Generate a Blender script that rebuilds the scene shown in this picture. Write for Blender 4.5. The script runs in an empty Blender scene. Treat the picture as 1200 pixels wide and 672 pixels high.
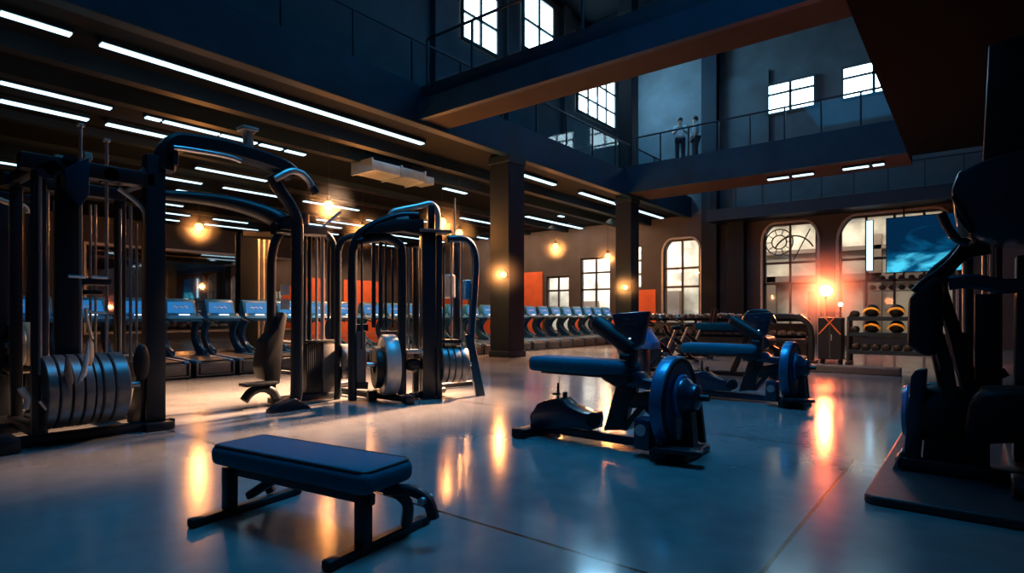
import bpy, bmesh, math, random
from mathutils import Vector, Matrix
random.seed(7)
S = bpy.context.scene
COL = S.collection
# ------------------------------------------------------------------ camera frame (1200 x 672)
F, CX, HY, H = 680.0, 600.0, 369.0, 1.25
A = math.radians(38.45); SA, CA = math.sin(A), math.cos(A)
def at(px, py, d):
    lat = (px-CX)/F*d
    return Vector((-SA*d+CA*lat, CA*d+SA*lat, H-(py-HY)/F*d))
def G(px, py, z=0.0): return at(px, py, (H-z)*F/(py-HY))
def TX(px, py, X):
    r = (px-CX)/F; return at(px, py, X/(-SA+CA*r))
def TY(px, py, Y):
    r = (px-CX)/F; return at(px, py, Y/(CA+SA*r))
def TP(px, py, a, b, off=0.0):            # on the upright plane through two floor points a, b
    n = Vector((b.y-a.y, a.x-b.x, 0)).normalized()
    v = at(px, py, 1.0)-Vector((0, 0, H))
    k = (n.dot(a)+off)/n.dot(v)
    return Vector((0, 0, H))+v*k

# ------------------------------------------------------------------ materials
MATS = {}
def mat(name, col, rough=.5, metal=0.0, var=.15, scale=6.0, bump=0.0, emit=None, estr=0.0, spec=.5, coat=0.0, rvar=.08):
    m = bpy.data.materials.new(name); m.use_nodes = True
    nt = m.node_tree; b = nt.nodes['Principled BSDF']
    tc = nt.nodes.new('ShaderNodeTexCoord'); nz = nt.nodes.new('ShaderNodeTexNoise')
    nz.inputs['Scale'].default_value = scale; nz.inputs['Detail'].default_value = 4
    nt.links.new(tc.outputs['Object'], nz.inputs['Vector'])
    rp = nt.nodes.new('ShaderNodeValToRGB')
    rp.color_ramp.elements[0].position = .3; rp.color_ramp.elements[1].position = .7
    rp.color_ramp.elements[0].color = tuple(c*(1-var) for c in col)+(1,)
    rp.color_ramp.elements[1].color = tuple(min(1, c*(1+var)) for c in col)+(1,)
    nt.links.new(nz.outputs['Fac'], rp.inputs['Fac']); nt.links.new(rp.outputs['Color'], b.inputs['Base Color'])
    mr = nt.nodes.new('ShaderNodeMapRange')
    mr.inputs['To Min'].default_value = max(.02, rough-rvar); mr.inputs['To Max'].default_value = min(1, rough+rvar)
    nt.links.new(nz.outputs['Fac'], mr.inputs['Value']); nt.links.new(mr.outputs['Result'], b.inputs['Roughness'])
    b.inputs['Metallic'].default_value = metal; b.inputs['Specular IOR Level'].default_value = spec
    b.inputs['Coat Weight'].default_value = coat
    if bump:
        bp = nt.nodes.new('ShaderNodeBump'); bp.inputs['Strength'].default_value = bump; bp.inputs['Distance'].default_value = .01
        nt.links.new(nz.outputs['Fac'], bp.inputs['Height']); nt.links.new(bp.outputs['Normal'], b.inputs['Normal'])
    if emit:
        b.inputs['Emission Color'].default_value = emit+(1,); b.inputs['Emission Strength'].default_value = estr
    MATS[name] = m
    return m
BLACK = mat('black powder coated steel', (.006, .011, .019), .38, .2, scale=3, var=.08, rvar=.03)
BLACKG = mat('satin black steel tube', (.012, .019, .03), .32, .35, scale=2, var=.06, rvar=.02)
GREY = mat('dark grey cover sheet', (.085, .09, .1), .5, .2, scale=12)
STEEL = mat('polished steel rod', (.5, .52, .55), .3, .9, scale=3, var=.06, rvar=.03)
BRUSH = mat('brushed aluminium', (.6, .58, .55), .35, .7, scale=4, var=.08, rvar=.03)
RUBBER = mat('black rubber', (.005, .007, .011), .5, 0, scale=6, var=.1, spec=.3)
PLATE = mat('worn iron plate', (.15, .155, .165), .36, .6, scale=9, bump=.05, var=.25)
VINYL = mat('blue black vinyl', (.001, .13, .2), .6, 0, scale=60, bump=.05, spec=.06)
PIPING = mat('black piping', (.008, .01, .014), .5)
BLUET = mat('treadmill blue paint', (.008, .1, .25), .35, 0, scale=2, var=.1, rvar=.03)
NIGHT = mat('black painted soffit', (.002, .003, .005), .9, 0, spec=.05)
WALLE = mat('dim grey brown plaster', (.05, .052, .06), .75, 0, scale=1.0, var=.25, bump=.05)
RIMB = mat('blue rim paint', (.006, .12, .25), .3, .3, scale=2, var=.1, coat=.3, rvar=.03)
BLUEP = mat('dark blue paint', (.003, .028, .06), .3, .2, scale=2, var=.1, coat=.35, rvar=.03)
BLUEC = mat('blue console plastic', (.015, .17, .42), .35, 0, scale=10, coat=.2)
DECK = mat('treadmill belt', (.02, .022, .026), .55, 0, scale=50, bump=.1)
SCRB = mat('blue lit screen', (.02, .1, .25), .25, emit=(.02, .25, .7), estr=.5)
SILVER = mat('silver grey plastic', (.34, .35, .37), .38, .3)
ORANGEP = mat('orange plastic', (.55, .14, .04), .4)
YELLOW = mat('yellow handle', (.85, .5, .06), .45)
MARK = mat('pale printed mark', (.75, .8, .85), .5)
FROST = mat('white display glow', (.6, .75, .9), .3, emit=(.65, .85, 1), estr=1.6)
WALLD = mat('dark plaster wall', (.055, .075, .09), .75, 0, scale=1.2, var=.25, bump=.05)
WALLB = mat('brown grey plaster', (.17, .115, .092), .75, 0, scale=1.0, var=.2, bump=.05)
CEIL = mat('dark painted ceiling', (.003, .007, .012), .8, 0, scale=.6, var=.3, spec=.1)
BEAM = mat('blue black steel beam', (.004, .017, .034), .5, .1, scale=1.5, var=.25, spec=.3)
FASC = mat('blue painted fascia', (.002, .03, .066), .6, 0, scale=1.2, var=.25, spec=.2)
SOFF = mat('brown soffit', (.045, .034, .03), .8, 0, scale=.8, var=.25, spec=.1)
COLM = mat('dark painted column', (.003, .011, .022), .6, 0, scale=1.5, var=.2, spec=.2)
ORANGEW = mat('orange wall panel', (.62, .13, .045), .6, 0, scale=2, var=.12)
WINF = mat('dark window frame', (.05, .05, .055), .5, .3)
PALE = mat('pale lit plaster', (.5, .44, .37), .8, 0, scale=1.1, var=.45)
DUCT = mat('galvanised duct', (.25, .32, .38), .35, .5, scale=3, var=.2)
MATP = mat('black rubber platform', (.02, .024, .03), .42, 0, scale=25, bump=.08)
SKIN = mat('skin', (.5, .32, .24), .5, 0)
WHITEC = mat('white shirt cloth', (.8, .8, .8), .8)
DARKC = mat('dark trouser cloth', (.03, .035, .05), .85)
HAIR = mat('dark hair', (.015, .012, .01), .6)
STRAP = mat('tan leather strap', (.55, .42, .28), .55, scale=14, bump=.1)
TOWEL = mat('grey blue towel', (.3, .36, .42), .9, scale=40, bump=.3)

def emis(name, col, st):
    m = bpy.data.materials.new(name); m.use_nodes = True
    nt = m.node_tree; nt.nodes.clear()
    o = nt.nodes.new('ShaderNodeOutputMaterial'); e = nt.nodes.new('ShaderNodeEmission')
    e.inputs['Color'].default_value = col+(1,); e.inputs['Strength'].default_value = st
    nt.links.new(e.outputs[0], o.inputs['Surface']); MATS[name] = m
    return m
TUBE = emis('cool white tube', (.5, .8, 1), 2.4)
BULB = emis('amber bulb', (1, .36, .1), 7)
REDB = emis('red orange bulb', (1, .27, .1), 25)
SKYP = emis('bright sky pane', (.6, .88, 1), 8)
SKYL = emis('skylight pane', (.25, .55, 1), 1.0)

def mglass():
    m = bpy.data.materials.new('clear glass'); m.use_nodes = True
    nt = m.node_tree; nt.nodes.clear()
    o = nt.nodes.new('ShaderNodeOutputMaterial'); mx = nt.nodes.new('ShaderNodeMixShader')
    t = nt.nodes.new('ShaderNodeBsdfTransparent'); g = nt.nodes.new('ShaderNodeBsdfGlossy')
    t.inputs['Color'].default_value = (.86, .92, .95, 1); g.inputs['Roughness'].default_value = .04
    mx.inputs[0].default_value = .045
    nt.links.new(t.outputs[0], mx.inputs[1]); nt.links.new(g.outputs[0], mx.inputs[2])
    nt.links.new(mx.outputs[0], o.inputs['Surface']); return m
GLASS = mglass()
def mhalo(name, R, D):  # scatter volume thinning outward, added around bulbs to imitate a halo
    m = bpy.data.materials.new(name); m.use_nodes = True
    nt = m.node_tree; nt.nodes.clear(); N = nt.nodes.new; L = nt.links.new
    o = N('ShaderNodeOutputMaterial'); v = N('ShaderNodeVolumeScatter'); tc = N('ShaderNodeTexCoord')
    ln = N('ShaderNodeVectorMath'); ln.operation = 'LENGTH'; L(tc.outputs['Object'], ln.inputs[0])
    mr = N('ShaderNodeMapRange'); mr.inputs['From Min'].default_value = 0; mr.inputs['From Max'].default_value = R
    mr.inputs['To Min'].default_value = 1; mr.inputs['To Max'].default_value = 0; L(ln.outputs['Value'], mr.inputs['Value'])
    pw = N('ShaderNodeMath'); pw.operation = 'POWER'; pw.inputs[1].default_value = 2; L(mr.outputs['Result'], pw.inputs[0])
    ml = N('ShaderNodeMath'); ml.operation = 'MULTIPLY'; ml.inputs[1].default_value = D; L(pw.outputs[0], ml.inputs[0])
    L(ml.outputs[0], v.inputs['Density']); L(v.outputs[0], o.inputs['Volume']); return m
HALOA = mhalo('warm lamp halo', .75, .55)
HALOR = mhalo('red lamp halo', 1.6, .8)
def mmirror():
    m = bpy.data.materials.new('tinted mirror'); m.use_nodes = True
    b = m.node_tree.nodes['Principled BSDF']; b.inputs['Metallic'].default_value = 1
    b.inputs['Base Color'].default_value = (.45, .43, .42, 1); b.inputs['Roughness'].default_value = .03
    return m
MIRROR = mmirror()
def mfloor():
    m = bpy.data.materials.new('polished concrete'); m.use_nodes = True
    nt = m.node_tree; b = nt.nodes['Principled BSDF']; N = nt.nodes.new; L = nt.links.new
    tc = N('ShaderNodeTexCoord')
    def nz(s, d=6, w=0.0):
        n = N('ShaderNodeTexNoise'); n.inputs['Scale'].default_value = s; n.inputs['Detail'].default_value = d
        n.inputs['Distortion'].default_value = w; L(tc.outputs['Object'], n.inputs['Vector']); return n
    n1, n2 = nz(.45, 6, .6), nz(5, 8)
    mixf = N('ShaderNodeMath'); mixf.operation = 'MULTIPLY_ADD'; mixf.inputs[1].default_value = .35
    L(n2.outputs['Fac'], mixf.inputs[0]); L(n1.outputs['Fac'], mixf.inputs[2])
    rp = N('ShaderNodeValToRGB'); rp.color_ramp.elements[0].position = .45; rp.color_ramp.elements[1].position = .85
    rp.color_ramp.elements[0].color = (.11, .115, .125, 1); rp.color_ramp.elements[1].color = (.2, .205, .21, 1)
    L(mixf.outputs[0], rp.inputs['Fac'])
    sep = N('ShaderNodeSeparateXYZ'); L(tc.outputs['Object'], sep.inputs[0])
    def joint(out, off, per):
        a = N('ShaderNodeMath'); a.operation = 'ADD'; a.inputs[1].default_value = -off+per*100.5; L(sep.outputs[out], a.inputs[0])
        f = N('ShaderNodeMath'); f.operation = 'MODULO'; f.inputs[1].default_value = per; L(a.outputs[0], f.inputs[0])
        s = N('ShaderNodeMath'); s.operation = 'SUBTRACT'; s.inputs[1].default_value = per/2; L(f.outputs[0], s.inputs[0])
        ab = N('ShaderNodeMath'); ab.operation = 'ABSOLUTE'; L(s.outputs[0], ab.inputs[0])
        lt = N('ShaderNodeMath'); lt.operation = 'LESS_THAN'; lt.inputs[1].default_value = .012; L(ab.outputs[0], lt.inputs[0]); return lt
    j1, j2 = joint(0, -.8, 7.0), joint(1, 2.6, 3.5)
    mx = N('ShaderNodeMath'); mx.operation = 'MAXIMUM'; L(j1.outputs[0], mx.inputs[0]); L(j2.outputs[0], mx.inputs[1])
    cm = N('ShaderNodeMix'); cm.data_type = 'RGBA'; L(mx.outputs[0], cm.inputs[0]); L(rp.outputs['Color'], cm.inputs[6])
    cm.inputs[7].default_value = (.004, .004, .004, 1); L(cm.outputs[2], b.inputs['Base Color'])
    r = N('ShaderNodeMapRange'); r.inputs['From Min'].default_value = .3; r.inputs['From Max'].default_value = .8
    r.inputs['To Min'].default_value = .1; r.inputs['To Max'].default_value = .24
    L(n1.outputs['Fac'], r.inputs['Value']); L(r.outputs['Result'], b.inputs['Roughness'])
    bp = N('ShaderNodeBump'); bp.inputs['Strength'].default_value = .06; bp.inputs['Distance'].default_value = .01
    L(n2.outputs['Fac'], bp.inputs['Height']); L(bp.outputs['Normal'], b.inputs['Normal'])
    b.inputs['Specular IOR Level'].default_value = .6
    return m
FLOOR = mfloor()
def mscreen():
    m = bpy.data.materials.new('blue video screen'); m.use_nodes = True
    nt = m.node_tree; nt.nodes.clear(); N = nt.nodes.new; L = nt.links.new
    o = N('ShaderNodeOutputMaterial'); e = N('ShaderNodeEmission'); tc = N('ShaderNodeTexCoord')
    n = N('ShaderNodeTexNoise'); n.inputs['Scale'].default_value = 1.0; n.inputs['Detail'].default_value = 3; n.inputs['Distortion'].default_value = 1.0
    mp = N('ShaderNodeMapping'); mp.inputs['Scale'].default_value = (.6, 1, 1.6); mp.inputs['Location'].default_value = (.3, 0, .4)
    L(tc.outputs['Object'], mp.inputs[0]); L(mp.outputs[0], n.inputs['Vector'])
    sp = N('ShaderNodeSeparateXYZ'); L(tc.outputs['Object'], sp.inputs[0])
    ma = N('ShaderNodeMath'); ma.operation = 'MULTIPLY_ADD'; ma.inputs[1].default_value = -.2; L(sp.outputs[2], ma.inputs[0]); L(n.outputs['Fac'], ma.inputs[2])
    mb = N('ShaderNodeMath'); mb.operation = 'MULTIPLY_ADD'; mb.inputs[1].default_value = .06; L(sp.outputs[0], mb.inputs[0]); L(ma.outputs[0], mb.inputs[2])
    rp = N('ShaderNodeValToRGB'); rp.color_ramp.elements[0].position = .42; rp.color_ramp.elements[0].color = (.001, .02, .06, 1)
    rp.color_ramp.elements[1].position = .78; rp.color_ramp.elements[1].color = (.08, .7, 1, 1)
    x = rp.color_ramp.elements.new(.6); x.color = (.002, .085, .2, 1)
    L(mb.outputs[0], rp.inputs['Fac']); L(rp.outputs['Color'], e.inputs['Color']); e.inputs['Strength'].default_value = .9
    L(e.outputs[0], o.inputs['Surface']); return m
SCREEN = mscreen()

# ------------------------------------------------------------------ mesh builder
class MB:
    def __init__(s): s.v = []; s.f = []
    def add(s, vs, fs):
        b = len(s.v); s.v += [Vector(v) for v in vs]; s.f += [[i+b for i in f] for f in fs]; return s
    def addbm(s, bm, M=None):
        bm.verts.ensure_lookup_table()
        for i, v in enumerate(bm.verts): v.index = i
        vs = [(M @ v.co) if M else v.co.copy() for v in bm.verts]
        fs = [[v.index for v in f.verts] for f in bm.faces]
        bm.free(); return s.add(vs, fs)
    def box(s, c, d, rz=0.0, bev=.0, M=None, seg=2):
        bm = bmesh.new(); bmesh.ops.create_cube(bm, size=1)
        for v in bm.verts: v.co = Vector((v.co.x*d[0], v.co.y*d[1], v.co.z*d[2]))
        if bev: bmesh.ops.bevel(bm, geom=bm.edges[:], offset=min(bev, min(d)*.45), segments=seg, affect='EDGES', profile=.5)
        T = Matrix.Translation(Vector(c)) @ (M if M else Matrix.Rotation(rz, 4, 'Z'))
        return s.addbm(bm, T)
    def span(s, a, b, bev=0.0):
        a, b = Vector(a), Vector(b)
        return s.box((a+b)/2, [abs(b[i]-a[i]) for i in range(3)], bev=bev)
    def tube(s, path, r, n=10, prof=None, up=None):
        P = [Vector(p) for p in path]; m = len(P)
        R = r if isinstance(r, (list, tuple)) else [r]*m
        T = []
        for i in range(m):
            t = (P[min(i+1, m-1)]-P[max(i-1, 0)]); T.append(t.normalized() if t.length > 1e-9 else Vector((0, 0, 1)))
        u = Vector(up) if up else (Vector((0, 0, 1)) if abs(T[0].z) < .9 else Vector((1, 0, 0)))
        vs = []; fs = []
        if prof:
            w, h = prof; c = min(w, h)*.18
            pts = [(w/2-c, h/2), (-w/2+c, h/2), (-w/2, h/2-c), (-w/2, -h/2+c), (-w/2+c, -h/2), (w/2-c, -h/2), (w/2, -h/2+c), (w/2, h/2-c)]
        else: pts = [(math.cos(2*math.pi*k/n), math.sin(2*math.pi*k/n)) for k in range(n)]
        k = len(pts)
        for i in range(m):
            x = T[i].cross(u)
            if x.length < 1e-5: x = T[i].orthogonal()
            x.normalize(); y = x.cross(T[i]).normalized(); u = y
            sc = R[i] if not prof else 1
            sc2 = 1
            if prof and 0 < i < m-1:
                a = (P[i]-P[i-1]).angle(P[i+1]-P[i], 0); sc2 = min(1.6, 1/max(.5, math.cos(a/2)))
            for px, py in pts: vs.append(P[i]+x*px*sc+y*py*sc*sc2)
        for i in range(m-1):
            for j in range(k):
                a = i*k+j; b = i*k+(j+1) % k
                fs.append([a, b, b+k, a+k])
        fs.append(list(range(k))[::-1]); fs.append([(m-1)*k+j for j in range(k)])
        return s.add(vs, fs)
    def lathe(s, prof, c, axis, n=32, ring=False):
        ax = Vector(axis).normalized(); x = ax.orthogonal().normalized(); y = ax.cross(x); c = Vector(c)
        vs = []; fs = []; m = len(prof)
        for r, z in prof:
            for j in range(n):
                a = 2*math.pi*j/n; vs.append(c+ax*z+x*math.cos(a)*max(r, 1e-4)+y*math.sin(a)*max(r, 1e-4))
        for i in range(m-1):
            for j in range(n):
                a = i*n+j; b = i*n+(j+1) % n; fs.append([a, b, b+n, a+n])
        if ring: fs += [[(m-1)*n+j, (m-1)*n+(j+1) % n, (j+1) % n, j] for j in range(n)]
        else: fs.append(list(range(n))[::-1]); fs.append([(m-1)*n+j for j in range(n)])
        return s.add(vs, fs)
    def cyl(s, a, b, r, n=16, bev=.0):
        a, b = Vector(a), Vector(b); L = (b-a).length
        if bev: pr = [(r-bev, 0), (r, bev), (r, L-bev), (r-bev, L)]
        else: pr = [(r, 0), (r, L)]
        return s.lathe(pr, a, b-a, n)
    def ball(s, c, r, n=12, sc=(1, 1, 1)):
        bm = bmesh.new(); bmesh.ops.create_uvsphere(bm, u_segments=n, v_segments=max(6, n//2+2), radius=r)
        return s.addbm(bm, Matrix.Translation(Vector(c)) @ Matrix.Diagonal(Vector((*sc, 1))))
    def prism(s, pts, t, bev=0.0):         # pts: 3-D polygon, t: thickness vector, centred
        bm = bmesh.new(); t = Vector(t)
        a = [bm.verts.new(Vector(p)-t/2) for p in pts]; b = [bm.verts.new(Vector(p)+t/2) for p in pts]
        bm.faces.new(a); bm.faces.new(b[::-1]); k = len(a)
        for i in range(k): bm.faces.new([a[i], b[i], b[(i+1) % k], a[(i+1) % k]])
        bmesh.ops.recalc_face_normals(bm, faces=bm.faces[:])
        if bev: bmesh.ops.bevel(bm, geom=bm.edges[:], offset=bev, segments=2, affect='EDGES', profile=.5)
        return s.addbm(bm)
    def build(s, name, m, parent=None, org=None, smooth=True):
        me = bpy.data.meshes.new(name); o_ = Vector(org) if org is not None else Vector()
        me.from_pydata([v-o_ for v in s.v], [], s.f); me.update()
        bm = bmesh.new(); bm.from_mesh(me); bmesh.ops.recalc_face_normals(bm, faces=bm.faces[:]); bm.to_mesh(me); bm.free()
        if smooth:
            for p in me.polygons: p.use_smooth = True
            me.set_sharp_from_angle(angle=math.radians(38))
        me.materials.append(m)
        o = bpy.data.objects.new(name, me); COL.objects.link(o)
        if parent: o.parent = parent
        return o
def smoothpath(pts, n=5):
    P = [Vector(p) for p in pts]; out = []
    for i in range(len(P)-1):
        p0, p1, p2, p3 = P[max(i-1, 0)], P[i], P[i+1], P[min(i+2, len(P)-1)]
        for k in range(n):
            t = k/n
            out.append(.5*((2*p1)+(p2-p0)*t+(2*p0-5*p1+4*p2-p3)*t*t+(3*p1-p0-3*p2+p3)*t**3))
    out.append(P[-1]); return out
def tag(o, label, cat, group=None, kind=None):
    o['label'] = label
    if kind: o['kind'] = kind
    if cat: o['category'] = cat
    if group: o['group'] = group
    return o
def empty(name, loc, label, cat, group=None, rz=0.0):
    o = bpy.data.objects.new(name, None); COL.objects.link(o); o.location = loc; o.rotation_euler.z = rz
    o.empty_display_size = .2
    return tag(o, label, cat, group)
KIDS = {}
def copy_tree(o, parent=None):
    c = o.copy(); COL.objects.link(c)
    if parent: c.parent = parent
    for ch in list(o.children): copy_tree(ch, c)
    return c
ORD = 'first second third fourth fifth sixth seventh eighth ninth tenth eleventh twelfth thirteenth fourteenth fifteenth sixteenth seventeenth eighteenth nineteenth twentieth twenty-first twenty-second twenty-third twenty-fourth twenty-fifth twenty-sixth twenty-seventh twenty-eighth twenty-ninth thirtieth'.split()
def struct(name, mb, m, label, smooth=False, cat='building part'):
    return tag(mb.build(name, m, smooth=smooth), label, cat, kind='structure')

# ------------------------------------------------------------------ setting
XL, XR, YB, YF = -33.0, 6.0, 27.0, -6.0
ZC, ZT, ZR = 6.0, 6.8, 14.6
XE = -10.5                                    # mezzanine edge
struct('floor', MB().span((XL, YF, -.2), (XR, YB+6, 0)), FLOOR, 'polished grey concrete floor with thin joints', cat='floor')
struct('wall_left', MB().span((XL-.3, YF, 0), (XL, YB, ZT)), WALLE, 'brown grey far wall behind the machines', cat='wall')
struct('wall_right', MB().span((XR, YF, 0), (XR+.3, YB, ZR)), WALLD, 'dark wall on the right side', cat='wall')
struct('wall_front', MB().span((XL, YF-.3, 0), (XR, YF, ZR)), WALLD, 'dark wall behind the viewer', cat='wall')
# back wall with openings
WINS = [(-18.97, -17.4, .3, 3.4, 0), (-16.7, -14.85, .3, 4.3, 0), (-13.45, -13.1, 2.6, 4.75, 0), (-11.9, -10.1, .3, 4.9, .5), (-7.25, -5.1, .3, 5.2, .55), (-4.3, -.5, .3, 5.25, .7)]
wb = MB(); x = XL
for (x0, x1, z0, z1, ar) in WINS:
    wb.span((x, YB, 0), (x0, YB+.35, ZC))
    wb.span((x0, YB, 0), (x1, YB+.35, z0)); wb.span((x0, YB, z1), (x1, YB+.35, ZC))
    if ar:                                    # rounded top corners
        for sx, xx in ((1, x0), (-1, x1)):
            pts = [Vector((xx, YB+.175, z1))]+[Vector((xx+sx*ar*(1-math.cos(a)), YB+.175, z1-ar*1.5*(1-math.sin(a)))) for a in [math.pi/2*k/8 for k in range(9)]]
            wb.prism(pts, (0, .35, 0))
    x = x1
wb.span((x, YB, 0), (XR, YB+.35, ZC))
struct('wall_back', wb, WALLE, 'brown back wall with tall arched windows', cat='wall')
struct('wall_upper', MB().span((-14, YB, ZC), (XR, YB+.35, ZR)), WALLD, 'dark upper back wall above the balcony', cat='wall')
struct('wall_gallery', MB().span((-14.3, YF, ZT), (-14, YB, ZR)), WALLD, 'blue grey upper wall behind the gallery', cat='wall')
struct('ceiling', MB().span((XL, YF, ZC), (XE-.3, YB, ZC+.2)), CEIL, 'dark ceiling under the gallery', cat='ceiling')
struct('gallery_slab', MB().span((-14, YF, ZC+.2), (XE-.25, YB, ZT)), SOFF, 'floor slab of the upper gallery', cat='floor')
struct('trim_1', MB().span((XE-.3, YF, ZC-.12), (XE, YB, ZT+.05), .02), FASC, 'blue steel edge beam of the left gallery', cat='beam')
struct('ceiling_roof', MB().span((-14.3, YF, ZR), (XR, YB+.3, ZR+.3)), CEIL, 'dark roof over the tall hall', cat='ceiling')
rb = MB()
for y in (13, 18, 23): rb.span((-14, y, ZR-.7), (XR, y+.4, ZR))
for xx in (-9, -4): rb.span((xx, YF, ZR-.45), (xx+.3, YB, ZR))
struct('roof_beam', rb, BEAM, 'dark steel beams beneath the roof', cat='beam')
# right gallery
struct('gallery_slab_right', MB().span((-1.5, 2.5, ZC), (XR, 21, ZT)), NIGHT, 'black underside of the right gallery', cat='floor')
# ceiling joists under the gallery, along the room
ji = 0
for xx, dz in ((-12.7, .3), (-14.1, .3), (-17.6, .2), (-20.2, .12), (-24.2, .12), (-28.0, .12)):
    struct('ceiling_joist', MB().span((xx-.14, YF, ZC-dz), (xx+.14, YB, ZC)), BEAM, f'dark steel joist under the gallery ceiling, {ORD[ji]} from the hall', cat='beam'); ji += 1
# columns
for i, (yy, w, lb) in enumerate(((13.5, .74, 'dark square column nearest the cable machines'), (21.2, .7, 'dark square column farther back beside the treadmill row end'))):
    mb = MB().span((-10.9-w/2, yy-w/2, 0), (-10.9+w/2, yy+w/2, ZC), .03)
    c = struct('column', mb, COLM, lb, cat='column')
    p = MB().span((-10.9-w/2-.03, yy-w/2-.03, 0), (-10.9+w/2+.03, yy+w/2+.03, .18), .02).build('column_base', BEAM, c, smooth=False)
    MB().span((-10.9-w/2-.03, yy-w/2-.03, ZC-.3), (-10.9+w/2+.03, yy+w/2+.03, ZC-.06), .02).build('column_cap', BEAM, c, smooth=False)
# upper part of the columns through the gallery
struct('column', MB().span((-10.85-.3, 20.9, ZT), (-10.85+.3, 21.5, ZR), .03), COLM, 'dark upper column rising from the gallery', cat='column')
# bridge across the hall
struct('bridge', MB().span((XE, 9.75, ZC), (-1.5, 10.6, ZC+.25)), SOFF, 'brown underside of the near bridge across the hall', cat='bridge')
struct('trim_2', MB().span((XE, 9.6, ZC-.02), (-1.5, 9.75, ZC+.46)), FASC, 'blue fascia of the near bridge', cat='beam')
struct('trim_3', MB().span((XE, 9.68, ZC+.46), (-1.5, 10.6, ZT)), BEAM, 'black upper band of the near bridge', cat='beam')
# far walkway
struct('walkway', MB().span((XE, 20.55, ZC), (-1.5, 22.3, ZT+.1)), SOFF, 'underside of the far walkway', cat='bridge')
struct('trim_4', MB().span((XE, 20.4, ZC-.02), (-1.5, 20.55, ZT+.2)), FASC, 'dark blue fascia of the far walkway', cat='beam')
# low balcony on back wall
struct('balcony', MB().span((-9.3, 25.7, 5.4), (XR, YB, 5.9)), BEAM, 'dark balcony slab along the back wall', cat='balcony')
# pilasters on the back wall
for i, xx in enumerate((-9.5, -8.3)):
    struct('pilaster', MB().span((xx-.35, YB-.5, 0), (xx+.35, YB, 5.4 if i else ZR)), COLM, ('broad dark pilaster left of the arched windows', 'slimmer dark pilaster beside the first arch')[i], cat='column')
# roof stays closed, no skylights are built
for i, (x0, y0) in enumerate(((-9, -3), (-9, 5), (-8.5, 14))):
    pass

def railing(a, b, z0, h, n, label, gl=True):
    a, b = Vector(a), Vector(b); d = (b-a)/n
    r = tag(MB().tube([a+Vector((0, 0, z0+h)), b+Vector((0, 0, z0+h))], 0, prof=(.05, .06)).build('railing', BEAM, smooth=False), label, 'railing', kind='structure')
    for i in range(n+1):
        p = a+d*i; MB().span((p.x-.025, p.y-.025, z0), (p.x+.025, p.y+.025, z0+h)).build('post', BEAM, r, smooth=False)
    for i in range(n):
        p, q = a+d*(i+.03), a+d*(i+.97)
        t = Vector((-d.y, d.x, 0)).normalized()*.012
        MB().prism([p+Vector((0, 0, z0+.06)), q+Vector((0, 0, z0+.06)), q+Vector((0, 0, z0+h-.06)), p+Vector((0, 0, z0+h-.06))], t).build('glass_pane', GLASS, r, smooth=False)
    return r
railing((XE-.12, 1, 0), (XE-.12, 26.5, 0), ZT+.05, 1.1, 15, 'glass railing along the left gallery edge')
railing((XE+.2, 9.7, 0), (-1.6, 9.7, 0), ZT, 1.1, 6, 'glass railing on the near bridge')
railing((XE+.2, 20.6, 0), (-1.6, 20.6, 0), ZT+.2, 1.1, 8, 'glass railing on the far walkway')
railing((-9.2, 25.8, 0), (2, 25.8, 0), 5.9, 1.0, 10, 'glass railing of the low balcony on the back wall')

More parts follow.
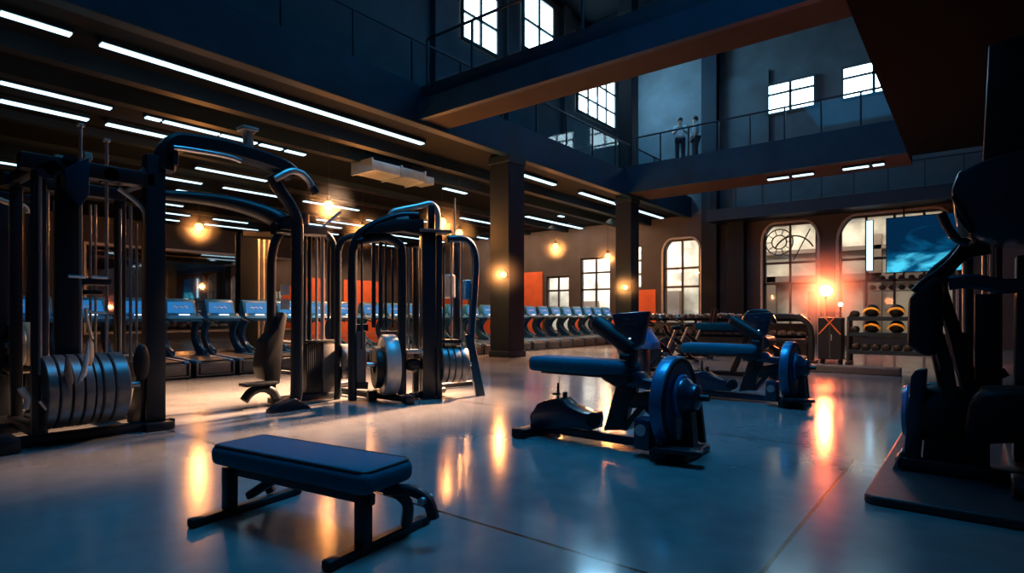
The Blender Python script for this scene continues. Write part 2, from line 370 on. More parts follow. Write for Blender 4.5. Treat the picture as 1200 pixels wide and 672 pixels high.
# windows in the back wall (frames, panes) and the lit lobby behind
WLAB = ['small bright window left of the tall window pair', 'tall bright window with cross bars behind the treadmills', 'narrow slit window beside the far column',
        'arched window left of the pilasters', 'arched window with round tracery above the dumbbell rack', 'wide arched window in front of the blue screen']
for i, (x0, x1, z0, z1, ar) in enumerate(WINS):
    f = MB(); w = .06 if x1-x0 < 1 else .09
    y0, y1 = YB+.08, YB+.2
    f.span((x0, y0, z0), (x0+w, y1, z1)); f.span((x1-w, y0, z0), (x1, y1, z1)); f.span((x0, y0, z0), (x1, y1, z0+w)); f.span((x0, y0, z1-w), (x1, y1, z1))
    n = max(1, round((x1-x0)/1.0))
    for k in range(1, n): xx = x0+(x1-x0)*k/n; f.span((xx-.04, y0, z0), (xx+.04, y1, z1))
    for zz in ((2.6, 3.5) if i != 2 else (3.3, 4.0)):
        if zz < z1-.3: f.span((x0, y0, zz-.05), (x1, y1, zz+.05))
    if i == 4:
        cx_, cz_ = x0+.62, 4.42
        for q in (.56, .3): f.tube([(cx_+q*math.cos(t*math.pi/16), YB+.14, cz_+q*math.sin(t*math.pi/16)) for t in range(33)], .028, 6)
        for k in range(10): f.tube([(cx_+.3*math.cos(k*math.pi/5), YB+.14, cz_+.3*math.sin(k*math.pi/5)), (cx_+.56*math.cos(k*math.pi/5), YB+.14, cz_+.56*math.sin(k*math.pi/5))], .02, 6)
        f.tube([(x1-.95+.85*math.cos(t), YB+.14, 3.7+.95*math.sin(t)) for t in [math.pi*k/20 for k in range(3, 18)]], .035, 6)
        f.tube([(x1-.95, YB+.14, 3.6), (x1-.3, YB+.14, 4.9)], .025, 6)
    o = struct(f'window_{i+1}', f, WINF, WLAB[i], cat='window')
    MB().span((x0+w, YB+.13, z0+w), (x1-w, YB+.145, z1-w)).build('glass_pane', GLASS, o, smooth=False)
    if ar:
        jm = MB().tube([(x0-.06, YB-.03, 0), (x0-.06, YB-.03, z1-ar*1.5)]+[(x0-.06+ar*(1-math.cos(a)), YB-.03, z1+.04-ar*1.5*(1-math.sin(a))) for a in [math.pi/2*k/6 for k in range(7)]]
                       +[(x1+.06-ar*(1-math.cos(a)), YB-.03, z1+.04-ar*1.5*(1-math.sin(a))) for a in [math.pi/2*k/6 for k in range(6, -1, -1)]]+[(x1+.06, YB-.03, 0)], 0, prof=(.1, .08), up=(0, 1, 0))
        jm.build('window_trim', SILVER, o, smooth=False)
lob = MB().span((-24, YB+5, 0), (XR, YB+5.2, 6)); lob.span((-24, YB+.35, 6), (XR, YB+5.2, 6.2))
struct('wall_lobby', lob, PALE, 'pale lit lobby beyond the arched windows', cat='wall')
mb = MB()
for x0, x1, z0, z1 in ((-20, -18.4, 0, 2.1), (-14.2, -13, 0, 2.6), (-8.8, -7.9, 0, 3.2), (-6.4, -5.6, 0, 2.4), (-9, 4, 2.9, 3.2), (-9, 4, 4.3, 4.5), (-3.9, -3.3, 0, 5)): mb.span((x0, YB+4.6, z0), (x1, YB+5, z1))
struct('trim_5', mb, WALLB, 'brown piers and ledges on the lobby wall', cat='wall')
# orange panels
for i, (x0, x1, z1) in enumerate(((-22.4, -19.2, 3.7), (-13.3, -12.3, 2.5), (-27.5, -25, 3.2))):
    struct('wall_panel', MB().span((x0, YB-.06, 0), (x1, YB-.001, z1), .01), ORANGEW, ('wide orange wall panel behind the treadmills', 'narrow orange wall panel beside the far column', 'orange wall panel in the far corner')[i], cat='wall panel')
for i, (y0, y1) in enumerate(((20.5, 22.0), (23.4, 26.3))):
    struct('wall_panel', MB().span((XL+.001, y0, 0), (XL+.06, y1, 3.6), .01), ORANGEW, ('narrow orange panel on the far left wall', 'broad orange panel near the left wall corner')[i], cat='wall panel')
struct('wall_panel', MB().span((-25, YB-.05, 0), (-19.2, YB-.001, 1.3), .01).span((-17.3, YB-.05, 0), (-16.75, YB-.001, 1.3), .01).span((-14.8, YB-.05, 0), (-13.3, YB-.001, 1.3), .01), ORANGEW, 'low orange wall strip behind the far treadmills', cat='wall panel')
struct('wall_panel', MB().span((XL+.001, 20.5, 0), (XL+.05, 26.6, 1.3), .01), ORANGEW, 'low orange strip on the far left wall', cat='wall panel')
# mirror on the left wall
fm = MB(); my0, my1, mz = 9.0, 20.0, 4.6
for a, b in (((XL, my0-.1, .4), (XL+.08, my0, mz)), ((XL, my1, .4), (XL+.08, my1+.1, mz)), ((XL, my0-.1, mz), (XL+.08, my1+.1, mz+.12)), ((XL, my0-.1, .3), (XL+.08, my1+.1, .4))): fm.span(a, b)
mo = tag(fm.build('wall_mirror', SILVER, smooth=False), 'large framed mirror on the far left wall behind treadmills', 'mirror')
MB().span((XL+.01, my0, .4), (XL+.03, my1, mz)).build('mirror_glass', MIRROR, mo, smooth=False)

# upper windows: bright sky panes with thick frames
def skywin(i, a, b, zlo, zhi, nx, bars, nrm, label):
    a, b = Vector(a), Vector(b); u = (b-a); L = u.length; u.normalize(); nrm = Vector(nrm)
    f = MB()
    def bar(s0, s1, z0, z1, t=.1):
        p = [a+u*s0+Vector((0, 0, z0)), a+u*s1+Vector((0, 0, z0)), a+u*s1+Vector((0, 0, z1)), a+u*s0+Vector((0, 0, z1))]
        f.prism([q+nrm*.08 for q in p], nrm*t)
    w = .09
    bar(-w, 0, zlo-w, zhi+w); bar(L, L+w, zlo-w, zhi+w); bar(0, L, zlo-w, zlo); bar(0, L, zhi, zhi+w)
    for k in range(1, nx): bar(L*k/nx-w*.6, L*k/nx+w*.6, zlo, zhi)
    for z in bars: bar(0, L, z-w*.5, z+w*.5)
    o = tag(f.build(f'window_{i}', WINF, smooth=False), label, 'window', kind='structure')
    p = [a+Vector((0, 0, zlo)), b+Vector((0, 0, zlo)), b+Vector((0, 0, zhi)), a+Vector((0, 0, zhi))]
    MB().prism([q+nrm*.05 for q in p], nrm*.02).build('glass_pane', SKYP, o, smooth=False)
skywin(7, (-14, 14.8, 0), (-14, 16.6, 0), 10.95, 14.2, 2, (11.85, 13), (1, 0, 0), 'bright gallery window at the top, left of the other')
skywin(8, (-14, 18.3, 0), (-14, 20.3, 0), 11.9, 14.2, 2, (13.0,), (1, 0, 0), 'bright gallery window at the top, right of the taller')
skywin(9, (-14, 22.3, 0), (-14, 25.7, 0), 10.5, 14, 4, (11.2, 12.1, 13.1), (1, 0, 0), 'bright gallery window under the bridge by the upper column')
w1a, w1b = TY(901, 120, YB).x, TY(954, 120, YB).x; w2a, w2b = TY(989, 105, YB).x, TY(1062, 105, YB).x
skywin(10, (w1a, YB, 0), (w1b, YB, 0), 10.05, 11.25, 2, (10.85,), (0, -1, 0), 'small bright high window, left one of the pair')
skywin(11, (w2a, YB, 0), (w2b, YB, 0), 10.05, 11.25, 2, (10.85,), (0, -1, 0), 'small bright high window partly behind the right gallery')
# gallery wall pilasters
mb = MB()
for y in (13.6, 17.4, 21.3): mb.span((-14, y-.3, ZT), (-13.75, y+.3, ZR))
struct('trim_6', mb, WALLD, 'flat piers between the gallery windows', cat='wall')
mb = MB(); mb.span((-9.6, YB-.12, 7.2), (-7.0, YB-.001, 12)); 
struct('trim_7', mb, WALLD, 'raised panel on the upper back wall', cat='wall')

# ------------------------------------------------------------------ strip lights
def strip(X, ya, yb, z, label, w=.16):
    o = tag(MB().span((X-w/2-.03, ya-.02, z), (X+w/2+.03, yb+.02, ZC-.002)).build('strip_light', BEAM, smooth=False), label, 'ceiling light', 'cool white strip lights')
    MB().span((X-w/2, ya, z-.03), (X+w/2, yb, z)).build('diffuser', TUBE, o, smooth=False); return o
ZS = ZC-.1
def yat(px, py, X): return TX(px, py, X).y
rows = [(-11.7, [(-60, -12), (0, 83), (118, 495), (606, 650), (680, 724), (747, 776), (782, 820)], .16),
        (-15.2, [(0, 130), (171, 188), (192, 256), (259, 300), (305, 330), (335, 357), (520, 546), (655, 660)], .16),
        (-16.5, [(0, 103), (125, 215), (617, 712)], .2),
        (-13.2, [(440, 496), (508, 545), (553, 580)], .22),
        (-19.2, [(230, 312), (540, 580), (640, 690)], .16), (-23.2, [(0, 40), (207, 247), (430, 470), (560, 600)], .16),
        (-26.5, [(188, 214), (330, 400), (450, 520)], .16), (-30.8, [(187, 210), (240, 302), (420, 470)], .16),
        (-21.4, [(190, 236), (262, 330), (356, 420), (470, 500)], .16), (-25.0, [(196, 250), (276, 318), (372, 440)], .16), (-28.8, [(188, 222), (250, 290), (330, 396), (440, 476)], .16)]
rn = ['nearest the hall', 'third from the hall', 'fourth from the hall', 'second from the hall', 'fifth from the hall', 'sixth from the hall', 'seventh from the hall', 'last before the far wall', 'between fifth and sixth', 'between sixth and seventh', 'just before the last']
for k, (X, segs, w) in enumerate(rows):
    for i, (a, b) in enumerate(segs):
        ya, yb = yat(a, 200, X), yat(b, 200, X)
        if yb > YB-.2: yb = YB-.2
        if yb-ya < .1: continue
        strip(X, ya, yb, ZS, f'{ORD[i]} white strip from the left, ceiling light line {rn[k]}', w)
for i, (a, b) in enumerate(((900, 924), (929, 953), (988, 1018), (1023, 1036))):
    x0, x1 = TY(a, 200, 21.2).x, TY(b, 200, 21.2).x
    o = tag(MB().span((x0-.02, 21.08, ZC-.08), (x1+.02, 21.32, ZC-.002)).build('strip_light', BEAM, smooth=False), f'short white strip light beneath the far walkway, {ORD[i]} from the left', 'ceiling light', 'strip lights under the far walkway')
    MB().span((x0, 21.12, ZC-.11), (x1, 21.28, ZC-.08)).build('diffuser', TUBE, o, smooth=False)
# duct
r = empty('air_duct', (-13.9, 11.4, ZC-.45), 'blue grey metal air duct below the ceiling beside the front column', 'duct')
MB().span((-.45, -.9, -.16), (.45, 1.2, .16), .04).build('duct_body', DUCT, r, smooth=False)
MB().span((-.3, 1.2, -.12), (.3, 1.7, .12), .02).build('duct_outlet', DUCT, r, smooth=False)
for y in (-.9, .2, 1.15): MB().span((-.48, y-.03, -.19), (.48, y+.03, .19)).build('duct_flange', DUCT, r, smooth=False)
for y in (-.8, 1): MB().span((-.02, y-.02, .15), (.02, y+.02, .44)).build('hanger', BEAM, r, smooth=False)

# ------------------------------------------------------------------ lamps
def point(loc, col, e, r=.1, name='lamp_glow'):
    l = bpy.data.lights.new(name, 'POINT'); l.color = col; l.energy = e; l.shadow_soft_size = r
    o = bpy.data.objects.new(name, l); COL.objects.link(o); o.location = loc; return o
def pendant(px, py, d, label, e=300, rr=.12):
    p = at(px, py, d); o = empty('pendant_lamp', p, label, 'lamp', 'amber pendant lamps')
    MB().ball((0, 0, 0), rr, 14).build('bulb', BULB, o)
    MB().lathe([(.05, 0), (.06, .02), (.04, .12), (.015, .15)], (0, 0, rr*.8), (0, 0, 1), 14).build('socket', BLACK, o)
    MB().cyl((0, 0, rr+.1), (0, 0, ZC-p.z-.01), .008, 6).build('cord', BLACK, o)
    MB().ball((0, 0, 0), .75, 24).build('halo_ball', HALOA, o)  # added scatter ball that gives the bulb its halo
    point(p+Vector((0, 0, -.16)), (1, .36, .09), e, .12)
pendant(233, 266, 18.2, 'amber hanging bulb above the blue treadmills at the left')
pendant(385, 241, 14.6, 'amber hanging bulb beside the curved arm of the tall tower', 300)
pendant(425, 268, 18.5, 'amber hanging bulb left of the twin tower top loop')
pendant(518, 260, 17.1, 'amber hanging bulb just right of the top loop')
pendant(538, 273, 19.5, 'amber hanging bulb above the right flared tower leg')
pendant(651, 289, 23.4, 'amber hanging bulb right of the front column')
pendant(712, 300, 26.0, 'amber hanging bulb left of the far column')
def sconce(loc, label, nrm, m=BULB, e=40, rr=.09, col=(1, .36, .09)):
    o = empty('wall_lamp', loc, label, 'lamp'); nrm = Vector(nrm)
    MB().cyl(nrm*-.16, nrm*-.13, .09, 16).build('back_plate', BLACK, o)
    MB().cyl(nrm*-.14, nrm*-.05, .03, 10).build('lamp_arm', BLACK, o)
    MB().ball((0, 0, 0), rr, 14).build('bulb', m, o)
    MB().ball((0, 0, 0), .75, 24).build('halo_ball', HALOA, o)  # halo around the wall lamp comes from this added volume
    point(Vector(loc)+nrm*.2, col, e, .1)
c1 = at(590, 322, 12.9/(CA-SA*10/680)); 
p = TY(590, 322, 13.5-.37-.16); sconce(p, 'amber wall lamp on the front column', (0, -1, 0), e=110)
p = TY(733, 337, 21.2-.35-.16); sconce(p, 'amber wall lamp on the far column', (0, -1, 0), e=110)
p = TY(835, 337, YB-.16); sconce(p, 'amber wall lamp on the back wall right of the first arch', (0, -1, 0), e=160)
# the red lamp on a stand in front of the pier
p = TY(968, 341, 19.0)
o = empty('stand_lamp', (p.x, p.y, 0), 'glaring red orange lamp on a thin stand before the pier', 'lamp')
MB().ball((0, 0, p.z), .17, 16).build('bulb', REDB, o)
hz = MB().ball((0, 0, 0), 1.6, 28).build('halo_ball', HALOR, o); hz.location.z = p.z  # large added scatter volume for the red glare
MB().cyl((0, 0, .03), (0, 0, p.z-.12), .025, 10).build('pole', BLACK, o); MB().lathe([(.22, 0), (.22, .02), (.05, .05)], (0, 0, 0), (0, 0, 1), 20).build('base', BLACK, o)
MB().lathe([(.05, 0), (.09, .06), (.03, .1)], (0, 0, p.z-.22), (0, 0, 1), 16).build('socket', BLACK, o)
point((p.x, p.y-.3, p.z), (1, .16, .05), 430, .15)
p = TY(985, 357, 18.6)
o = empty('stand_lamp', (p.x, p.y, 0), 'small pinkish lamp low beside the glaring red lamp', 'lamp')
MB().ball((0, 0, p.z), .06, 12).build('bulb', REDB, o)
MB().cyl((0, 0, .03), (0, 0, p.z-.04), .02, 8).build('pole', BLACK, o); MB().lathe([(.16, 0), (.16, .02), (.03, .04)], (0, 0, 0), (0, 0, 1), 16).build('base', BLACK, o)

# ------------------------------------------------------------------ video screen + display shelf behind glass
x0, x1 = TY(1038, 300, 26.6).x, TY(1128, 300, 26.6).x
z0, z1 = TY(1080, 319, 26.6).z, TY(1080, 252, 26.6).z
sc = empty('video_screen', ((x0+x1)/2, 26.6, (z0+z1)/2), 'large screen with blue and cyan picture before the wide arch', 'screen')
hw, hh = (x1-x0)/2, (z1-z0)/2
MB().span((-hw, .02, -hh), (hw, .1, hh), .01).build('casing', BLACK, sc, smooth=False)
MB().span((-hw+.03, .005, -hh+.03), (hw-.03, .02, hh-.03)).build('display', SCREEN, sc, smooth=False)
for xx in (-.6, .9): MB().span((xx-.03, .1, -hh-.2), (xx+.03, .16, 5.4-(z0+z1)/2)).build('hanger', BLACK, sc, smooth=False)

p = TY(1019, 258, 26.75); q = TY(1019, 318, 26.75)
o = tag(MB().span((p.x-.13, 26.78, q.z), (p.x+.13, 26.9, p.z), .01).build('light_bar', WINF, smooth=False), 'upright white light bar left of the blue screen', 'light')
MB().span((p.x-.1, 26.74, q.z+.03), (p.x+.1, 26.78, p.z-.03)).build('diffuser', TUBE, o, smooth=False)
def dumbbell_mesh(r=.075, l=.3, hexa=True):
    m = MB(); n = 6 if hexa else 20
    for s in (-1, 1):
        m.lathe([(r*.75, 0), (r, .015), (r, l*.3), (r*.75, l*.3+.015)], (0, 0, 0), (1, 0, 0), n) if False else None
        a = Vector((s*l/2, 0, 0)); b = Vector((s*(l/2-l*.33), 0, 0)); L = (a-b).length
        m.lathe([(r*.8, 0), (r, .012), (r, L-.012), (r*.8, L)], b, a-b, n)
    m.cyl((-l*.2, 0, 0), (l*.2, 0, 0), .017, 10)
    return m
db0 = dumbbell_mesh().build('dumbbell', PLATE)
def place(o0, first, loc, rz, label, group, scale=1.0, cat='dumbbell'):
    o = o0 if first else o0.copy()
    if not first: COL.objects.link(o)
    o.location = loc; o.rotation_euler = (0, 0, rz); o.scale = (scale,)*3
    return tag(o, label, cat, group)
# long dumbbell rack
RY = 17.6; rx0, rx1 = -8.4, -3.6
rk = empty('dumbbell_rack', ((rx0+rx1)/2, RY, 0), 'long dark two tier dumbbell rack before the arched window', 'rack')
hw = (rx1-rx0)/2
for i, xx in enumerate((-hw, -hw/3, hw/3, hw)):
    MB().span((xx-.04, .2, .06), (xx+.04, .3, 1.15), .01).span((xx-.05, -.38, 0), (xx+.05, .38, .07), .01).build('upright', BLACK, rk)
shz = (1.1, .62)
for z in shz:
    MB().box((0, -.02, z), (2*hw+.1, .42, .05)).box((0, -.22, z+.01), (2*hw+.1, .02, .1)).build('shelf', BEAM, rk, smooth=False)
MB().span((-hw, .22, .1), (hw, .26, 1.0)).build('back_panel', GREY, rk, smooth=False)
first = True; nn = 20
for t, z in enumerate(shz):
    for i in range(nn):
        xx = rx0+.15+(rx1-rx0-.3)*i/(nn-1)
        sc_ = random.uniform(.95, 1.2)
        place(db0, first, (xx, RY-.03, z+.027+.075*sc_), math.pi/2+random.uniform(-.05, .05), f'hex dumbbell {ORD[i]} from the left on the {"top" if t == 0 else "lower"} tier of the long rack', 'dumbbells on the long rack', sc_); first = False
# kettlebell rack on the right
KY = 16.9; kx0, kx1 = -2.46, -.4
kr = empty('ball_rack', ((kx0+kx1)/2, KY, 0), 'black three tier rack with yellow handled balls right of the red lamp', 'rack')
hw = (kx1-kx0)/2
for xx in (-hw, hw):
    MB().span((xx-.05, -.3, 0), (xx+.05, .35, .07), .01).tube([(xx, .3, .03), (xx, .22, 1.25)], 0, prof=(.09, .08)).tube([(xx, -.26, .05), (xx, -.1, 1.2)], 0, prof=(.07, .06)).build('upright', BLACK, kr)
for z in (1.17, .78, .34):
    MB().span((-hw, -.26, z-.05), (hw, .28, z), .01).span((-hw, -.28, z-.07), (hw, -.25, z+.03)).build('shelf', BEAM, kr, smooth=False)
kb = empty('medicine_ball', (0, 0, 0), 'ball', 'medicine ball')
MB().ball((0, 0, .165), .165, 24).build('ball', RUBBER, kb)
MB().tube(smoothpath([(-.17, -.1, .13), (-.12, -.145, .2), (0, -.16, .235), (.12, -.145, .2), (.17, -.1, .13)]), 0, prof=(.05, .07), up=(0, 1, 0)).build('handle', YELLOW, kb)
first = True
for t, (z, xs) in enumerate(((1.17, (1022, 1051, 1080)), (.78, (1022, 1051, 1079)))):
    for i, px in enumerate(xs):
        o = kb if first else copy_tree(kb); first = False
        o.location = (TY(px, 360, KY).x, KY, z+.001)
        tag(o, f'black ball with yellow handle, {ORD[i]} from the left on the {("top", "middle")[t]} shelf', 'medicine ball', 'yellow handled balls')
db1 = dumbbell_mesh(.09, .36, False).build('dumbbell', RUBBER); first = True
for t, (z, n) in enumerate(((1.17, 1), (.78, 1), (.34, 9))):
    for i in range(n):
        xx = kx0+.13 if t < 2 else kx0+.15+(kx1-kx0-.3)*i/(n-1)
        place(db1, first, (xx, KY-.03, z+.093), math.pi/2, f'round black dumbbell {ORD[i]} from the left on the {("top", "middle", "bottom")[t]} shelf of the ball rack', 'black dumbbells on the ball rack'); first = False
# display shelf behind the wide arch
ds = empty('display_shelf', (-2.0, 29.5, 2.3), 'pale shelf of dumbbells seen through the wide arched window', 'shelf')
MB().span((-1.7, -.2, -.05), (1.7, .2, 0)).build('shelf_board', SILVER, ds, smooth=False); MB().span((-1.7, -.2, .35), (1.7, .2, .4)).build('shelf_board', SILVER, ds, smooth=False)
for xx in (-1.7, 1.7): MB().span((xx-.04, -.22, -2.3), (xx+.04, .22, .42)).build('side_panel', SILVER, ds, smooth=False)
for t, z in enumerate((2.3, 2.7)):
    for i in range(9):
        place(db1, False, (-3.4+.35*i, 29.5, z+.12), math.pi/2, f'dumbbell {ORD[i]} from the left on the {("lower", "upper")[t]} board of the display shelf behind glass', 'dumbbells on the display shelf', 1.25)
# black storage bin below the red lamp
bx = TY(974, 400, 16.6).x
sb = empty('storage_cabinet', (bx, 16.6, 0), 'tall black cabinet with crossed bands below the red lamp', 'cabinet')
MB().span((-.27, -.2, .12), (.27, .25, 1.18), .02).build('body', BLACK, sb, smooth=False)
for xx in (-.2, .2):
    for yy in (-.1, .18): MB().cyl((xx, yy, 0), (xx, yy, .13), .03, 10).build('foot', BLACK, sb)
MB().tube([(-.25, -.21, .75), (.1, -.21, 1.17)], 0, prof=(.03, .012), up=(0, 1, 0)).build('band', ORANGEP, sb); MB().tube([(.25, -.21, .75), (-.1, -.21, 1.17)], 0, prof=(.03, .012), up=(0, 1, 0)).build('band', ORANGEP, sb)
MB().span((-.005, -.212, .14), (.005, -.2, 1.15)).build('door_seam', GREY, sb); MB().span((.03, -.235, .6), (.05, -.2, .75), .005).build('handle', STEEL, sb)
# low step bar on the floor before the racks
a, b = G(948, 434), G(1050, 440)
mb = MB().span((a.x, 14.0, .001), (b.x+.1, 14.35, .16), .02); o = mb.build('balance_beam', GREY, smooth=False); tag(o, 'low dark grey balance beam lying before the ball rack', 'beam')

# ------------------------------------------------------------------ treadmills
def make_treadmill():
    r = empty('treadmill', (0, 0, 0), 'treadmill', 'treadmill')
    # local: rear end of deck at x=0, head at x=-2.0 ; width in y
    MB().prism([(0, 0, .06), (0, 0, .29), (-.12, 0, .32), (-1.55, 0, .36), (-1.75, 0, .43), (-2.0, 0, .43), (-2.08, 0, .25), (-2.05, 0, .04), (-.1, 0, .03)], (0, .7, 0), .015).build('deck', BLACK, r)
    MB().prism([(-.06, 0, .32), (-.06, 0, .33), (-1.5, 0, .372), (-1.5, 0, .36)], (0, .5, 0)).build('belt', DECK, r)
    for s in (-1, 1): MB().prism([(0, s*.32, .28), (-.02, s*.32, .34), (-1.56, s*.32, .39), (-1.6, s*.32, .35), (-.1, s*.32, .26)], (0, .1, 0), .012).build('side_rail', BLUET, r)
    MB().span((.0, -.3, .07), (.03, .3, .27), .01).build('end_roller', GREY, r); MB().span((-.005, -.38, .03), (.04, .38, .06), .01).span((-.005, -.38, .03), (.04, -.34, .31), .01).span((-.005, .34, .03), (.04, .38, .31), .01).build('end_frame', GREY, r)
    for s in (-1, 1):
        prof = smoothpath([(-1.22, s*.32, .38), (-1.5, s*.32, .5), (-1.72, s*.32, .76), (-1.66, s*.32, 1.0), (-1.45, s*.32, 1.2)], 6)
        MB().tube(prof, 0, prof=(.07, .22), up=(0, 0, 1)).build('upright', BLUET, r)
        MB().tube(smoothpath([(-1.12, s*.36, .38), (-1.4, s*.36, .52), (-1.6, s*.36, .76)], 5), 0, prof=(.012, .035)).build('accent_strip', SILVER, r)
    MB().prism([(-1.38, 0, 1.1), (-1.33, 0, 1.17), (-1.55, 0, 1.24), (-1.74, 0, 1.22), (-1.72, 0, 1.12)], (0, .76, 0), .012).build('handle_shelf', BLUEC, r)
    for s in (-1, 1): MB().tube(smoothpath([(-1.5, s*.35, 1.17), (-1.2, s*.35, 1.12), (-1.0, s*.35, 1.08)], 3), .028, 8).build('handrail', BLACK, r)
    c = MB().prism([(-1.56, 0, 1.18), (-1.7, 0, 1.57), (-1.76, 0, 1.61), (-1.86, 0, 1.5), (-1.88, 0, 1.25), (-1.74, 0, 1.18)], (0, .64, 0), .02).build('console', BLUEC, r)
    MB().prism([(-1.682, -.25, 1.53), (-1.682, .25, 1.53), (-1.594, .28, 1.285), (-1.594, -.28, 1.285)], (.014, 0, .005)).build('screen', SCRB, c, smooth=False)
    m = MB()
    for k in range(9):
        y = -.15+.035*k; zz = 1.42+.012*math.sin(k*2.1); m.box((-1.633, y, zz), (.006, .02, .018+.01*(k % 3)), M=Matrix.Rotation(math.radians(-20), 4, 'Y'))
    m.build('marking', MARK, c, smooth=False)
    MB().box((-1.565, .05, 1.235), (.03, .22, .05), bev=.008, M=Matrix.Rotation(math.radians(-20), 4, 'Y')).build('lit_button', FROST, c)
    return r
tm = make_treadmill()
TMX = -11.95; sp = .86; k = 0; y = 2.0
while y < 24.6:
    o = tm if k == 0 else copy_tree(tm)
    o.location = (TMX, y, 0)
    tag(o, f'dark blue treadmill, {ORD[k]} in the long row counting from the left', 'treadmill', 'treadmills in the long row'); k += 1; y += sp

# ------------------------------------------------------------------ weight plates
def plate_prof(r, t): return [(r*.28, 0), (r*.3, t*.12), (r*.86, t*.12), (r*.9, 0), (r*.97, 0), (r, t*.1), (r, t*.9), (r*.97, t), (r*.9, t), (r*.86, t*.88), (r*.3, t*.88), (r*.28, t)]
def plate(c, ax, r, t, label, group, m=PLATE, cat='weight plate'):
    ax = Vector(ax).normalized()
    o = MB().lathe(plate_prof(r, t), (0, 0, 0), ax, 40, True).build('weight_plate', m); o.location = c
    return tag(o, label, cat, group)

# ------------------------------------------------------------------ tall cable tower, left foreground
X1 = -7.0
def L1(px, py, dx=0.0): return TX(px, py, X1+dx)
org = Vector((-7.3, 2.4, 0))
r = empty('cable_tower', org, 'tall black cable tower with arched top beam at the left foreground', 'exercise machine')
def part(name, mb, m, parent=r, o_=org): return mb.build(name, m, parent, org=o_)
yA, yB_, yC = L1(180, 500).y, L1(45, 500).y, L1(348, 480).y
def up(y, x, z, w=(.1, .1), z0=0.0, name='upright', m=BLACK): return part(name, MB().span((x-w[0]/2, y-w[1]/2, z0), (x+w[0]/2, y+w[1]/2, z), .012), m)
up(yA, X1, 2.98, (.16, .19)); up(yB_, X1, 2.78, (.09, .11)); up(yB_+.02, X1-.95, 2.75, (.09, .1)); up(yA-.02, X1-.95, 2.8, (.1, .1))
up(L1(84, 300).y, X1-.12, 2.7, (.1, .2), .35, 'mast')
part('base_bar', MB().span((X1-.06, yB_-.25, .0), (X1+.06, yA+.2, .1), .015), BLACK)
part('base_bar', MB().span((X1-1.02, yB_-.25, .0), (X1-.9, yA+.2, .1), .015), BLACK)
for y in (yB_, yA): part('cross_bar', MB().span((X1-1.0, y-.05, .08), (X1, y+.05, .18), .01), BLACK)
part('top_beam', MB().span((X1-.08, yB_-.15, 2.62), (X1+.08, yA, 2.78), .02), BLACK)
part('top_beam', MB().span((X1-1.0, yB_-.1, 2.6), (X1-.88, yA, 2.74), .02), BLACK)
part('top_beam', MB().span((X1-1.0, yA-.06, 2.7), (X1, yA+.06, 2.82), .02), BLACK)
part('top_beam', MB().span((X1-1.0, yB_-.05, 2.62), (X1, yB_+.05, 2.74), .02), BLACK)
part('top_cover', MB().prism([L1(72, 218), L1(72, 200), L1(86, 192), L1(101, 186), L1(101, 230), L1(90, 245)], (.22, 0, 0), .015), BLUEP)
part('cover_plate', MB().prism([L1(64, 181, -.5), L1(88, 186, -.5), L1(86, 193, -.5), L1(64, 196, -.5)], (.05, 0, 0), .005), BRUSH)
part('cover_plate', MB().prism([L1(98, 178, -.1), L1(107, 180, -.1), L1(108, 188, -.1), L1(99, 194, -.1)], (.06, 0, 0), .005), BRUSH)
part('cover_plate', MB().prism([L1(74, 232, -.1), L1(84, 234, -.1), L1(76, 262, -.1), L1(74, 262, -.1)], (.03, 0, 0), .004), GREY)
part('sweep_arm', MB().tube(smoothpath([L1(118, 208), L1(140, 211), L1(165, 207), L1(182, 192), L1(190, 175), L1(203, 166)]), .06, 12), BLACKG)
# arch beam with flared ends
part('arch_beam', MB().tube(smoothpath([L1(192, 200), L1(196, 178), L1(206, 168), L1(222, 168), L1(260, 174), L1(300, 185), L1(330, 196), L1(342, 205)]), 0, prof=(.2, .2), up=(1, 0, 0)), BLACKG)
part('arch_sleeve', MB().tube(smoothpath([L1(200, 172, .12), L1(205, 180, .12), L1(205, 194, .12)]), 0, prof=(.05, .08), up=(1, 0, 0)), BLUEP)
part('pull_bar', MB().tube(smoothpath([L1(203, 173, .16), L1(220, 175, .16), L1(255, 181, .16), L1(272, 185, .16), L1(282, 189, .16)]), .028, 10), STEEL)
part('top_bracket', MB().prism([L1(286, 150), L1(297, 153), L1(297, 158), L1(293.5, 158), L1(296, 181), L1(285, 179), L1(287, 165)], (.12, 0, 0), .01), BRUSH)
part('top_bracket', MB().prism([L1(281, 147.5), L1(299, 152), L1(299, 156), L1(281, 152)], (.18, 0, 0), .006), BRUSH)
part('hook_arm', MB().tube(smoothpath([L1(322, 210, .08), L1(340, 201, .1), L1(352, 203, .1), L1(361, 211, .1), L1(367, 222, .1)]), [.045]*17+[.05]*4, 10) if False else MB().tube(smoothpath([L1(322, 210, .08), L1(340, 201, .1), L1(352, 203, .1), L1(361, 211, .1), L1(367, 222, .1)]), .045, 10), BRUSH)
part('hook_tip', MB().cyl(L1(365, 219, .1), L1(370, 226, .1), .06, 12), BLACK)
part('front_leg', MB().tube(smoothpath([L1(318, 205), L1(327, 222), L1(340, 241), L1(347, 256), L1(348.5, 275), L1(348.5, 330), L1(348, 400), L1(347.5, 455), L1(345, 470), L1(337, 478), L1(328, 480)], 5), .078, 14), BLACKG)
fy0, fy1 = yC-.38, yC+.14
part('foot_plate', MB().prism([Vector((X1, fy0, 0.03)), Vector((X1, fy0+.1, .1)), Vector((X1, fy0+.3, .16)), Vector((X1, fy1-.06, .06)), Vector((X1, fy1, .03)), Vector((X1, fy1, .0)), Vector((X1, fy0, 0))], (.2, 0, 0), .008), BLACK)
part('white_arm', MB().tube(smoothpath([L1(139, 221), L1(150, 229), L1(163, 240), L1(170, 252), L1(172, 277)]), .024, 10), BRUSH)
